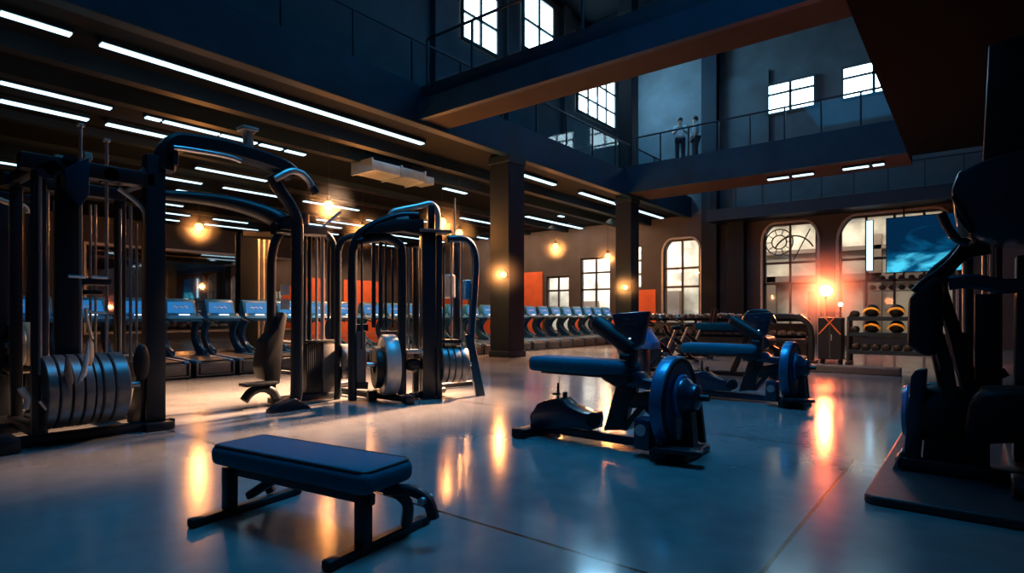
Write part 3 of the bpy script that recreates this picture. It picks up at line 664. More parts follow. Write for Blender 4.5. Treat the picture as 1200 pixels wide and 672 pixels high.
for px, t, b, dx in ((47, 205, 440, .06), (56, 225, 430, -.4), (64, 235, 430, -.3), (94.5, 148, 432, 0.02), (125, 166, 425, 0.0), (112, 240, 420, -.4), (106, 240, 410, -.35), (141, 245, 430, -.2), (153, 241, 425, .02), (160, 262, 430, -.1)):
    part('guide_rod', MB().cyl(L1(px, b, dx), Vector((X1+dx, L1(px, b, dx).y, L1(px, t, dx).z)), .013 if dx < 0 else .016, 8), STEEL)
for px, t in ((94.5, 147), (125, 165)): part('rod_cap', MB().box(L1(px, t, .01), (.06, .06, .03), bev=.008), BRUSH)
for px, py in ((53, 201), (62, 198), (130, 205), (82, 190)):
    c = L1(px, py, .06); part('pulley', MB().lathe([(.07, -.02), (.07, -.012), (.055, 0), (.07, .012), (.07, .02)], c, (1, 0, 0), 20), BLACKG)
part('carriage_bar', MB().tube([L1(80, 324, .1), L1(100, 325, .1)], .016, 8).tube([L1(108, 325, .1), L1(126, 326, .1)], .016, 8), STEEL)
part('carriage', MB().span((X1-.15, L1(98, 330).y, L1(98, 334).z), (X1+.08, L1(128, 330).y, L1(98, 326).z), .01), BLACK)
part('selector_bar', MB().span((X1-.3, L1(105, 340).y, L1(105, 345).z), (X1-.2, L1(128, 340).y, L1(105, 339).z), .01), BLACK)
part('stack_plate', MB().span((X1-.5, L1(140, 410).y, .55), (X1-.2, L1(172, 410).y, .8), .01), GREY)
pc = Vector((X1-.02, L1(110, 460).y, .5))
part('weight_horn', MB().cyl((X1-.02, L1(58, 460).y-.05, .5), (X1-.02, L1(164, 460).y+.06, .5), .035, 14), STEEL)
for y in (L1(58, 460).y-.03, L1(164, 460).y+.03): part('horn_bracket', MB().prism([(X1-.02, y, .05), (X1-.4, y, .05), (X1-.1, y, .62), (X1+.06, y, .62)], (0, .05, 0), .006), BLACK)
part('latch', MB().tube([L1(24, 455, .2), L1(33, 468, .2), L1(30, 480, .2)], .03, 8).tube([L1(47, 470, .2), L1(55, 480, .2)], .02, 8), BRUSH)
part('foot', MB().span((X1-.1, yB_-.35, 0), (X1+.3, yB_-.18, .14), .03), BLACK); part('foot', MB().span((X1-.16, yA-.13, 0), (X1+.18, yA+.15, .09), .02), BLACK)
part('end_fin', MB().prism([L1(75, 440, .32), L1(77, 418, .32), L1(82, 422, .32), L1(86, 448, .32), L1(80, 462, .32)], (.04, 0, 0), .005), GREY)
part('pad_grip', MB().ball(L1(166, 425, .14), .1, 14, (.5, .8, 2.0)), RUBBER)
# plates on the horn
edges = [60, 75, 90, 104, 117, 126, 140, 159]
for i in range(len(edges)-1):
    y0, y1 = L1(edges[i]-4, 460, .3).y, L1(edges[i+1]-4, 460, .3).y
    plate((X1-.02, y0, .5), (0, 1, 0), .36-.012*(i == 4), (y1-y0)-.012, f'worn iron plate {ORD[i]} from the left on the tall left tower', 'plates on the tall left tower')
# strap hanging from the carriage
st = empty('pull_strap', L1(104, 400, .45), 'tan pull strap with blue grey tails hanging over the tower plates', 'strap'); so = st.location
MB().tube(smoothpath([L1(100, 362, .45), L1(102, 375, .45), L1(105, 388, .45), L1(108, 398, .45)]), .017, 8).build('loop', STRAP, st, org=so)
MB().prism([L1(104, 396, .45), L1(109, 402, .45), L1(109.5, 418, .45), L1(106, 430, .45), L1(102, 425, .45)], (.05, 0, 0), .008).build('tail', STRAP, st, org=so)
MB().prism([L1(103, 398, .5), L1(104.5, 420, .5), L1(101, 440, .5), L1(90, 452, .5), L1(97, 428, .5)], (.04, 0, 0), .008).build('tail', TOWEL, st, org=so)
MB().tube([L1(100, 362, .45), L1(107, 366, .45), L1(125, 367, .45)], .012, 8).build('grip', STEEL, st, org=so)

# ------------------------------------------------------------------ far-left machine at the frame edge
XQ = -8.75
def L0(px, py, dx=0.0): return TX(px, py, XQ+dx)
org0 = Vector((XQ, L0(15, 450).y, 0)); r0 = empty('plate_machine', org0, 'dark plate loaded machine cut by the left frame edge', 'exercise machine')
def p0(name, mb, m): return mb.build(name, m, r0, org=org0)
for px, t in ((2, 225), (38, 235)): 
    c = L0(px, 450); p0('upright', MB().span((XQ-.05, c.y-.06, 0), (XQ+.05, c.y+.06, L0(px, t).z), .01), BLACK)
for px in (8, 11, 33): c = L0(px, 400, -.2); p0('guide_rod', MB().cyl((XQ-.2, c.y, .1), (XQ-.2, c.y, L0(px, 245).z), .012, 8), STEEL)
p0('top_beam', MB().span((XQ-.3, L0(-30, 230).y, L0(10, 236).z), (XQ+.06, L0(42, 230).y, L0(10, 226).z), .015), BLACK)
p0('grip_bar', MB().tube(smoothpath([L0(-5, 232, .2), L0(10, 238, .2), L0(28, 242, .2), L0(32, 250, .2)]), .03, 8), STRAP)
p0('mid_beam', MB().span((XQ-.2, L0(0, 430).y, .55), (XQ+.05, L0(40, 430).y, .63), .01), BLACK)
p0('seat_pad', MB().box(L0(25, 430, .1), (.35, .35, .1), bev=.03), RUBBER)
p0('base_bar', MB().span((XQ-.06, L0(-40, 450).y, 0), (XQ+.06, L0(40, 450).y, .09), .015), BLACK)
p0('base_bar', MB().span((XQ-.6, L0(30, 450).y-.05, 0), (XQ+.3, L0(30, 450).y+.05, .09), .015), BLACK)
p0('weight_horn', MB().cyl(L0(5, 405, .05), L0(38, 405, .05), .03, 12), STEEL)
for i, px in enumerate((7, 24)):
    c = L0(px, 408, .05); plate(c, (0, 1, 0), .3, .13, ('blue black plate on the machine at the left frame edge', 'tan edged plate beside it next to the tall tower')[i], None, (PLATE, STRAP)[i])

# ------------------------------------------------------------------ second tower (behind the tall tower's leg)
X2 = -7.6
def L2(px, py, dx=0.0): return TX(px, py, X2+dx)
org2 = Vector((X2, L2(350, 465).y, 0)); r2 = empty('weight_stack_tower', org2, 'black tower with covered weight stack behind the tall curved leg', 'exercise machine')
def p2(name, mb, m): return mb.build(name, m, r2, org=org2)
p2('left_arch', MB().tube(smoothpath([L2(318, 462), L2(318, 440), L2(318, 330), L2(319, 300), L2(324, 280), L2(335, 267), L2(350, 263)]), .06, 12), BLACKG)
p2('right_arch', MB().tube(smoothpath([L2(350, 270), L2(372, 271), L2(383, 275), L2(390, 286), L2(392, 305), L2(392, 400), L2(392, 464)]), .055, 12), BLACKG)
p2('top_beam', MB().tube([L2(320, 268), L2(380, 272)], 0, prof=(.16, .16)), BLACK)
p2('overhead_arm', MB().tube(smoothpath([L2(185, 228, -.4), L2(230, 232, -.4), L2(270, 238, -.4), L2(305, 248, -.3), L2(325, 257, -.2), L2(333, 263, -.1)]), [.06+.004*min(i, 20) for i in range(26)], 12), BLACK)
p2('roller_head', MB().cyl(L2(336, 256, .1), L2(336, 270, .1), .1, 16).cyl(L2(352, 252, 0), L2(352, 262, 0), .12, 16), BLACK)
p2('lever', MB().tube([L2(379, 265), L2(399, 249)], .022, 8), STEEL)
for px in (357, 363, 371, 378, 385): p2('guide_rod', MB().cyl(L2(px, 405), Vector((X2, L2(px, 405).y, L2(px, 274).z)), .02 if px in (371, 385) else .032, 10), STEEL if px in (371, 378) else BLACKG)
y0, ym, y1 = L2(355, 430).y, L2(373, 430).y, L2(388, 430).y
for k in range(8):
    a = y0+(ym-y0)*k/8; p2('stack_plate', MB().span((X2-.2, a, .1), (X2+.1, a+(ym-y0)/8-.008, L2(360, 403).z), .004), BLACK)
p2('stack_cover', MB().span((X2-.2, ym, .08), (X2+.13, y1, L2(380, 399).z), .012), GREY)
p2('cover_cap', MB().span((X2-.22, y0, L2(360, 402).z), (X2+.14, y1, L2(360, 399).z), .004), BLACK)
p2('base_bar', MB().span((X2-.08, L2(316, 465).y, .02), (X2+.16, L2(394, 465).y, .1), .02), BLACK)
p2('arched_foot', MB().tube(smoothpath([L2(286, 470, .1), L2(294, 460, .1), L2(306, 455, .1), L2(318, 458, .1), L2(324, 468, .1)]), .06, 10), BLACK)
p2('foot_pedal', MB().box(L2(303, 450, .15), (.2, .45, .045), bev=.012), BLACK)
p2('seat_back', MB().prism([L2(305, 445), L2(301, 430), L2(306, 400), L2(318, 385), L2(326, 365), L2(331, 370), L2(326, 400), L2(322, 450)], (.3, 0, 0), .03), RUBBER)
p2('crossbar', MB().tube([L2(312, 435, .0), L2(345, 438, 0)], .035, 8).tube([L2(318, 400), L2(345, 402)], .03, 8), BLACK)
p2('notice_plate', MB().prism([L2(329, 334, -.1), L2(339, 334, -.1), L2(339, 346, -.1), L2(329, 346, -.1)], (.02, 0, 0)), SILVER); p2('notice_plate', MB().prism([L2(329, 351, -.1), L2(339, 351, -.1), L2(339, 363, -.1), L2(329, 363, -.1)], (.02, 0, 0)), SILVER)
# tall covered rods left of it
q = L2(292, 430, -8); rr = empty('rod_post', (q.x, q.y, 0), 'grey post with four upright rods rising behind the treadmills', 'exercise machine'); ro = rr.location
c = Vector(ro); zt = L2(292, 275, -8).z
MB().span((c.x-.2, c.y-.3, 0), (c.x+.1, c.y+.2, zt), .02).build('post', COLM, rr, org=ro)
for k in range(4):
    q = L2(302+6*k, 430, -8); MB().cyl((q.x, q.y, .02), (q.x, q.y, zt-.1), .06, 10).build('rod', BRUSH, rr, org=ro)
MB().tube([Vector((c.x, c.y-.25, zt)), Vector((c.x, L2(322, 280, -8).y, zt+.05))], 0, prof=(.3, .2)).build('top_bar', BLACK, rr, org=ro)

# ------------------------------------------------------------------ twin tower (third machine)
PA, PB = G(395, 474), G(563, 464)
def L3(px, py, off=0.0): return TP(px, py, PA, PB, off)
AX3 = (PB-PA).normalized(); NR = Vector((AX3.y, -AX3.x, 0))
off_s = 1 if NR.dot(-PA) > 0 else -1
org3 = (PA+PB)/2; r3 = empty('twin_cable_tower', org3, 'black twin cable tower with top loop and flared right leg', 'exercise machine')
R3 = Matrix((AX3, NR, Vector((0, 0, 1)))).transposed().to_4x4()
def p3(name, mb, m): return mb.build(name, m, r3, org=org3)
def post3(name, px, t, b, w, d, m, off=0.0):
    q = L3(px, 460, off); zt, zb = L3(px, t, off).z, max(0.0, L3(px, b, off).z) if b < 465 else 0.0
    return p3(name, MB().box((q.x, q.y, (zt+zb)/2), (w, d, zt-zb), M=R3, bev=.012), m)
p3('arch_frame', MB().tube(smoothpath([L3(413, 470), L3(413, 440), L3(413, 310), L3(415, 288), L3(422, 274), L3(436, 265), L3(452, 258), L3(470, 253), L3(490, 253)]), .062, 12), BLACKG)
p3('inner_arch', MB().tube(smoothpath([L3(418, 284), L3(440, 279), L3(456, 280), L3(467, 287), L3(471, 302), L3(471, 400), L3(471, 466)]), .068, 12), BLACKG)
p3('outer_arch', MB().tube(smoothpath([L3(395, 468, -.5), L3(396, 440, -.5), L3(396, 310, -.5), L3(397, 292, -.5), L3(403, 281, -.5), L3(420, 276, -.5), L3(445, 272, -.5)]), .05, 12), BLACKG)
post3('main_column', 501, 272, 470, .2, .2, BLACK); post3('main_column', 514, 276, 470, .08, .12, BLACKG, .06)
post3('rear_column', 487, 290, 470, .09, .1, BLACK, -.25); post3('rear_column', 535, 284, 440, .1, .08, BLACKG, -.3)
q = L3(508, 272); p3('top_plate', MB().box(q, (.48, .3, .04), M=R3, bev=.008), GREY)
p3('head_cover', MB().prism([L3(424, 276), L3(440, 264), L3(460, 258), L3(495, 258), L3(495, 276), L3(470, 272), L3(445, 274)], NR*.2, .012), BLACK)
p3('top_loop', MB().tube(smoothpath([L3(458, 268), L3(458, 255), L3(460, 249), L3(470, 246), L3(490, 242), L3(503, 239), L3(510, 243), L3(513, 253), L3(513, 270)]), .045, 12), BRUSH)
p3('pulley_block', MB().prism([L3(463, 256), L3(478, 254), L3(479, 263), L3(464, 264)], NR*.14, .015).prism([L3(484, 259), L3(493, 262), L3(494, 266), L3(484, 265)], NR*.12, .01), SILVER)
p3('loop_back', MB().box((L3(505, 255).x, L3(505, 255).y, L3(505, 255).z), (.1, .1, .36), M=R3, bev=.02), BLACK)
p3('right_arch', MB().tube(smoothpath([L3(523, 281), L3(538, 280), L3(548, 283), L3(555, 293), L3(557.5, 310), L3(556, 340), L3(553, 380), L3(551, 418)]), .06, 12), BLUEP)
p3('flared_leg', MB().tube([L3(549, 392), L3(563, 465)], 0, prof=(.14, .09), up=NR), BLUEP)
p3('arch_rod', MB().tube([L3(533, 232), L3(533, 282)], .012, 8), STEEL)
for px, t in ((424, 285), (438, 285), (446, 284), (452, 284), (460, 290), (479, 290), (507, 285), (520, 290), (529, 282), (541, 284)):
    a = L3(px, 384 if 430 < px < 470 else 410, .08); p3('guide_rod', MB().cyl(a, (a.x, a.y, L3(px, t, .08).z), .016 if px not in (446, 438) else .03, 8), STEEL if px % 2 else BLACKG)
q0, q1 = L3(413, 388), L3(428, 450); p3('stack_cover', MB().prism([L3(412, 388, -.05), L3(428, 388, -.05), L3(428, 448, -.05), L3(412, 448, -.05)], NR*.14, .01), GREY)
for yy in (384, 452): p3('cover_frame', MB().tube([L3(409, yy, -.05), L3(431, yy, -.05)], 0, prof=(.06, .1)), BLACK)
p3('back_panel', MB().prism([L3(446, 388, -.6), L3(470, 388, -.6), L3(470, 455, -.6), L3(446, 455, -.6)], NR*.06, .01), BLACK)
p3('lower_shroud', MB().prism([L3(494, 405, -.02), L3(513, 408, -.02), L3(512, 462, -.02), L3(494, 466, -.02)], NR*.22, .012), BLACK)
p3('shelf', MB().prism([L3(475, 410), L3(493, 410), L3(493, 414), L3(475, 414)], NR*.3, .006), SILVER)
p3('weight_cap', MB().prism([L3(515, 398), L3(537, 398), L3(537, 402), L3(515, 402)], NR*.3, .006), BLACK)
p3('hip_pad', MB().ball(L3(484, 428), .13, 14, (1, 1, .8)), RUBBER)
p3('bottle_holder', MB().cyl(L3(526, 350, -.3), L3(526, 322, -.3), .11, 14, .02), SILVER)
p3('control_box', MB().box(L3(547, 340, -.1), (.1, .14, .3), M=R3, bev=.02), BLUEC)
for a, b in (((392, 462), (436, 468)), ((436, 468), (481, 474)), ((392, 456), (425, 450)), ((436, 466), (470, 452)), ((481, 470), (520, 462)), ((505, 458), (563, 452))):
    A_, B_ = G(*a), G(*b); A_.z = B_.z = .065; p3('base_bar', MB().tube([A_, B_], .05, 10), BLACK)
q = G(478, 473); p3('foot', MB().box((q.x, q.y, .06), (.12, .3, .12), M=R3, bev=.02), BLACK)
q = G(436, 470); p3('foot', MB().box((q.x, q.y, .08), (.14, .14, .16), M=R3, bev=.03), BLACK)
for (pa, pb, rad, py) in ((430, 466, .035, 428), (511, 552, .035, 427)): p3('weight_horn', MB().cyl(L3(pa, py, .02), L3(pb, py, .02), rad, 12), STEEL)
plate(L3(447, 428, -.02), AX3, .44, .2, 'large pale rimmed flywheel on the left half of the twin tower', None, SILVER, cat='flywheel')
plate(L3(438, 431, -.02), AX3, .3, .1, 'smaller black disc in front of the large pale rimmed flywheel', None, RUBBER)
plate(L3(399, 424, -.5), AX3, .26, .12, 'dark plate low on the left post of the twin tower', None)
e3 = [514, 521, 528, 536, 545]
for i in range(4):
    a, b = L3(e3[i], 427), L3(e3[i+1], 427); plate(a, AX3, .28, (b-a).length-.012, f'worn iron plate {ORD[i]} from the left on the flared leg side of the twin tower', 'plates on the twin tower')

# ------------------------------------------------------------------ flat bench, foreground
def bench():
    zt = .45; a, b, c = Vector((-3.68, 1.64)), Vector((-2.41, 1.82)), Vector((-3.75, 2.04))
    L, W = (b-a).length+.03, .4; rz = math.atan2(b.y-a.y, b.x-a.x)
    o = (a+b)/2+Vector((-math.sin(rz), math.cos(rz)))*W/2; o = Vector((o.x, o.y, 0))
    r = empty('flat_bench', o, 'blue black padded flat bench on the floor in the foreground', 'bench', rz=rz)
    pad = MB().box((0, 0, zt-.065), (L, W, .13), bev=.05, seg=5).build('seat_pad', VINYL, r)
    e = MB()
    for z in (zt-.012,):
        h, w = L/2-.022, W/2-.022
        pts = []
        for cx_, cy_, a0 in ((h-.04, w-.04, 0), (-h+.04, w-.04, 1), (-h+.04, -w+.04, 2), (h-.04, -w+.04, 3)):
            for k in range(5): t = (a0+k/4)*math.pi/2; pts.append((cx_+.04*math.cos(t), cy_+.04*math.sin(t), z))
        pts.append(pts[0]); e.tube(pts, .011, 8)
    e.build('piping', PIPING, pad)
    zf = zt-.165
    for s in (-1, 1): MB().tube([(-L/2+.1, s*(W/2-.1), zf), (L/2-.04, s*(W/2-.1), zf)], 0, prof=(.04, .06)).build('side_rail', BLACK, r)
    MB().span((-L/2+.1, -W/2+.06, zf+.02), (L/2-.1, W/2-.06, zt-.1), .01).build('pad_board', BLACK, r)
    for s in (-1, 1):
        xx = s*(L/2-.09)
        for q in (-1,):
            MB().span((xx-.035, -W/2+.05, .03), (xx+.035, -W/2+.12, zf+.02), .008).build('leg', BLACK, r)
        MB().tube(smoothpath([(xx, W/2-.1, zf), (xx+s*.06, W/2-.04, .2), (xx+s*.02, W/2, .06)]), 0, prof=(.05, .06)).build('leg', BLACK, r)
        MB().tube([(xx, -W/2-.12, .025), (xx, W/2+.16, .025)], 0, prof=(.06, .05)).build('foot_bar', BLACK, r)
        for q in (-W/2-.13, W/2+.17): MB().box((xx, q, .027), (.07, .08, .054), bev=.015).build('foot_cap', RUBBER, r)
    MB().tube(smoothpath([(L/2-.1, W/2-.14, zf), (L/2+.06, W/2-.1, zf+.01), (L/2+.15, W/2-.08, zf-.04), (L/2+.18, W/2-.07, zf-.13)]), 0, prof=(.05, .055)).build('carry_handle', BLACK, r)
    MB().cyl((L/2+.14, W/2-.13, zf-.03), (L/2+.14, W/2-.04, zf-.03), .022, 12).build('bolt', STEEL, r)
    MB().tube([(-L/2+.12, 0, .1), (-L/2+.45, 0, zf)], 0, prof=(.05, .05)).build('brace', BLACK, r)
    MB().tube([(-L/2-.05, W/2-.2, zf+.03), (-L/2+.1, W/2-.2, zf+.03)], 0, prof=(.03, .02)).build('pull_tab', BLACK, r)
    return r
bench()

# ------------------------------------------------------------------ leg machines with flywheel
MY = 4.95
def make_curl():
    org = Vector((-3.0, MY, 0))
    r = empty('leg_curl_machine', org, 'leg curl', 'exercise machine')
    T = lambda px, py, dy=0.0: TY(px, py, MY+dy)
    def p(name, mb, m, parent=None): return mb.build(name, m, parent or r, org=org)
    Yv = Vector((0, 1, 0))
    a, b = T(630, 500), T(785, 500)
    p('base_rail', MB().span((a.x, MY-.05, .03), (-1.95, MY+.05, .11), .015), BLUEP)
    p('front_foot', MB().span((a.x-.08, MY-.3, 0), (a.x+.06, MY+.3, .09), .02), BLACK)
    for s in (-1, 1): p('foot_cap', MB().box((a.x-.01, MY+s*.3, .05), (.16, .08, .1), bev=.02), RUBBER)
    p('front_housing', MB().prism([T(628, 502), T(631, 482), T(637, 472), T(646, 468), T(662, 466), T(670, 474), T(680, 479), T(690, 483), T(699, 484), T(701, 492), T(699, 503), T(680, 500), T(650, 501)], Yv*.24, .012), BLUEP)
    p('housing_roller', MB().cyl(T(695, 493, -.16), T(695, 493, .16), .075, 18, .01), RUBBER)
    p('side_knob', MB().cyl(T(625, 490, -.05), T(631, 490, -.05), .07, 14, .01), RUBBER)
    p('adjust_knob', MB().cyl(T(654, 470), T(654, 449), .014, 10).box(T(652, 462), (.08, .05, .02), bev=.006).box(T(662, 463), (.035, .05, .06), bev=.008), BLACK)
    p('main_post', MB().prism([T(711, 504), T(727, 446), T(733, 436), T(750, 438), T(747, 455), T(738, 478), T(733, 503)], Yv*.14, .01), BLACK)
    p('lower_brace', MB().prism([T(728, 503), T(742, 487), T(752, 474), T(766, 474), T(772, 488), T(768, 490), T(758, 479), T(745, 494), T(738, 504)], Yv*.12), BLACK)
    p('cross_beam', MB().prism([T(738, 462), T(775, 456), T(778, 478), T(740, 478)], Yv*.12, .01), BLACK)
    p('link_arm', MB().prism([T(735, 436), T(752, 436), T(758, 444), T(775, 447), T(777, 460), T(757, 455), T(738, 452)], Yv*.16, .012), BLUEP)
    p('seat_frame', MB().prism([T(711, 438), T(745, 438), T(745, 447), T(730, 452), T(715, 444)], Yv*.3, .01), BLACK)
    zs = T(680, 420).z; xs0, xs1 = T(628, 425).x, T(741, 425).x
    sp_ = p('seat_pad', MB().box(((xs0+xs1)/2, MY+.02, zs-.07), (xs1-xs0, .36, .15), bev=.055, seg=5), VINYL)
    p('pad_board', MB().box(((xs0+xs1)/2+.05, MY+.02, zs-.15), (xs1-xs0-.2, .28, .03), bev=.005), BLACK)
    rl = p('roller_pad', MB().tube([T(697, 376), T(700, 379), T(742, 409)], [.055, .085, .085], 16), RUBBER)
    p('roller_grip', MB().tube([T(691, 371), T(700, 379)], .025, 8), BLACK, rl)
    p('console_post', MB().prism([T(733, 398), T(747, 400), T(745, 430), T(738, 432)], Yv*.09, .01), BLUEP)
    c = p('console', MB().prism([T(719, 368), T(761, 365), T(753, 404), T(744, 412), T(726, 392)], Yv*.1, .012), BLUEP)
    m = MB()
    for k in range(7): m.box(T(727+3.4*k, 379.5+.8*math.sin(k*2), -.056), (.016, .004, .012+.006*(k % 3)))
    m.box(T(734, 374, -.056), (.055, .004, .022)); p('marking', m, GREY, c)
    p('console_light', MB().box(T(738, 397, -.056), (.02, .006, .012), bev=.002), FROST, c)
    p('seat_lever', MB().tube([T(727, 418, -.1), T(738, 419, -.1)], .03, 10), RUBBER)
    wx = -2.07; wz = .48
    w = p('flywheel', MB().lathe([(.1, -.08), (.36, -.08), (.385, -.075), (.395, -.06), (.4, 0), (.395, .04), (.38, .055), (.35, .055), (.33, .035), (.14, .035), (.12, .06)], (wx, MY, wz), (1, 0, 0), 48), RUBBER)
    p('wheel_rim', MB().lathe([(.385, -.078), (.403, -.065), (.404, .025), (.395, .04)], (wx, MY, wz), (1, 0, 0), 48), RIMB, w)
    p('hub', MB().lathe([(.17, .04), (.17, .08), (.155, .12), (.12, .15), (.11, .2), (.08, .22)], (wx, MY, wz+.05), (1, 0, 0), 28), BLUEP)
    p('hub_ring', MB().lathe([(.18, .04), (.192, .05), (.192, .07), (.18, .08)], (wx, MY, wz+.05), (1, 0, 0), 28), BLUEC)
    p('axle', MB().tube([(wx+.21, MY, wz+.05), (wx+.3, MY, wz+.05)], .028, 10), BLACK)
    p('wheel_fork', MB().prism([(wx+.08, MY+.3, .08), (wx+.16, MY+.3, .08), (wx+.13, MY+.25, .5), (wx+.08, MY+.25, .5)], Yv*.05).prism([(wx+.08, MY-.02, .05), (wx+.2, MY-.02, .05), (wx+.17, MY-.02, .4), (wx+.1, MY-.02, .4)], Yv*.12), BLACK)
    p('rear_foot', MB().span((wx-.1, MY-.35, 0), (wx+.06, MY+.36, .1), .02), BLACK)
    p('rear_foot', MB().span((wx+.09, MY-.28, 0), (wx+.2, MY+.32, .07), .02), BLACK)
    p('pivot_block', MB().span((wx-.28, MY-.28, .06), (wx-.12, MY-.1, .34), .03), BLUEP)
    p('pivot_cap', MB().cyl((wx-.2, MY-.3, .24), (wx-.2, MY-.27, .24), .05, 16), STEEL)
    p('pedal', MB().box((wx+.15, MY-.32, .12), (.4, .16, .04), bev=.012, M=Matrix.Rotation(.25, 4, 'Z')), BLACK)
    p('frame_tie', MB().tube([(wx-.1, MY+.1, .08), (wx+.15, MY+.1, .08)], .03, 8), BLACK)
    return r
lc = make_curl(); lc['label'] = 'blue black leg curl machine with large flywheel and console, nearest of three'
l2 = copy_tree(lc); l2.location = (lc.location.x+.115, lc.location.y+3.72, 0)
l2['label'] = 'second leg curl machine with flywheel, standing behind the nearest one'
lc['group'] = l2['group'] = 'leg curl machines in line'
lc['label'] = 'blue black leg curl machine with large flywheel, the nearer of two'
pbY = 12.2; q0, q1 = TY(818, 383, pbY), TY(864, 383, pbY); xm = (q0.x+q1.x)/2
r = empty('preacher_bench', (xm, pbY, 0), 'bench with high blue pad behind the second leg curl machine', 'exercise machine')
hw = (q1.x-q0.x)/2; zt = q0.z+.08
MB().box((0, 0, zt-.07), (2*hw, .45, .15), bev=.05, seg=4).build('arm_pad', VINYL, r); MB().span((-hw+.1, -.15, zt-.2), (hw+.5, .15, zt-.14), .01).build('pad_board', BLACK, r)
MB().tube([(hw-.1, 0, .05), (hw+.25, 0, zt-.15)], 0, prof=(.1, .12)).tube([(hw+.25, 0, zt-.18), (hw+.75, 0, .55), (hw+.8, 0, .05)], 0, prof=(.1, .1)).build('frame', BLACK, r)
MB().span((-.4, -.05, 0), (hw+.9, .05, .08), .01).build('base_rail', BLACK, r)
for xx in (-.4, hw+.9): MB().span((xx-.06, -.35, 0), (xx+.06, .35, .07), .01).build('foot', BLACK, r)
MB().tube(smoothpath([(hw+.15, -.1, zt-.05), (hw+.25, -.1, zt+.2), (hw+.6, -.1, zt+.22), (hw+.75, -.1, zt)]), .05, 10).build('curl_bar', BLUEP, r)
MB().cyl((hw+.55, -.3, .7), (hw+.55, .3, .7), .14, 18, .02).build('roller', BLUEP, r)
for s_ in (-1, 1): MB().tube([(-.1, s_*.1, zt), (-.05, s_*.1, zt+.3)], 0, prof=(.06, .05)).build('pad_arm', BLACK, r)

# ------------------------------------------------------------------ spin bikes
def make_bike():
    r = empty('spin_bike', (0, 0, 0), 'bike', 'exercise bike')
    MB().span((-.5, -.25, 0), (-.42, .25, .07), .02).span((.42, -.25, 0), (.5, .25, .07), .02).span((-.45, -.04, .05), (.45, .04, .12), .01).build('base', BLACK, r)
    MB().lathe([(.05, -.03), (.24, -.03), (.26, -.02), (.26, .02), (.24, .03), (.05, .03)], (-.32, 0, .38), (0, 1, 0), 32).build('wheel', PLATE, r)
    MB().tube([(.38, 0, .08), (.05, 0, .5), (-.3, 0, .78), (-.36, 0, .98)], 0, prof=(.08, .1)).tube([(-.4, 0, .08), (0, 0, .48)], 0, prof=(.06, .06)).build('frame', BLACK, r)
    MB().tube([(.06, 0, .45), (.28, 0, .92)], .03, 10).build('seat_post', STEEL, r); MB().ball((.3, 0, .97), .12, 14, (1.2, .8, .4)).build('saddle', RUBBER, r)
    MB().tube(smoothpath([(-.6, -.2, 1.15), (-.4, -.22, 1.08), (-.36, 0, 1.05), (-.4, .22, 1.08), (-.6, .2, 1.15)]), .025, 8).build('handlebar', RUBBER, r)
    MB().box((-.45, 0, 1.18), (.04, .22, .16), bev=.015).build('console', BLUEC, r)
    MB().cyl((.0, -.14, .4), (.0, .14, .4), .06, 14).box((.14, -.16, .33), (.12, .08, .03)).box((-.14, .16, .47), (.12, .08, .03)).build('crank', STEEL, r)
    return r
bk = make_bike(); cnt = 0
for (px, py, rz, sc, lb) in ((778, 438, .9, 1.0, 'dark spin bike directly behind the nearest leg curl console'), (794, 424, .7, 1.0, 'spin bike with raised bars right of the first bike'), (812, 420, .8, 1.0, 'farthest spin bike before the back rack'), (748, 424, .6, 1.0, 'spin bike half hidden behind the console')):
    o = bk if cnt == 0 else copy_tree(bk); cnt += 1
    g = G(px, py); o.location = (g.x, g.y, 0); o.rotation_euler.z = rz; o.scale = (sc,)*3; tag(o, lb, 'exercise bike', 'spin bikes')
# plate tree next to the bikes
g = G(752, 445); o = empty('pedestal', (g.x, g.y, 0), 'blue grey pedestal with slanted top behind the console', 'pedestal')
MB().span((-.12, -.12, .05), (.12, .12, .62), .02).build('column', BLUEP, o); MB().prism([(-.3, 0, .6), (.3, 0, .6), (.3, 0, .72), (.1, 0, .98), (-.05, 0, .98), (-.3, 0, .72)], (0, .4, 0), .02).build('slanted_top', BLUEC, o)
MB().span((-.25, -.25, 0), (.25, .25, .06), .02).build('base', BLACK, o)
# upright black hoop machine behind second leg curl
g = G(914, 424); o = empty('hoop_frame', (g.x, g.y, 0), 'dark rounded hoop frame machine behind the second flywheel', 'exercise machine'); 
MB().tube(smoothpath([(-.75, 0, .05), (-.75, 0, .8), (-.6, 0, 1.1), (-.3, 0, 1.2), (.3, 0, 1.2), (.6, 0, 1.1), (.75, 0, .8), (.75, 0, .05)]), 0, prof=(.14, .16), up=(0, 1, 0)).build('hoop', BLACK, o)
MB().span((-.85, -.4, 0), (-.65, .4, .07), .02).build('foot', BLACK, o); MB().span((.65, -.4, 0), (.85, .4, .07), .02).build('foot', BLACK, o)
MB().span((-.7, -.05, .5), (.7, .05, .62), .01).build('cross_bar', BLACK, o)

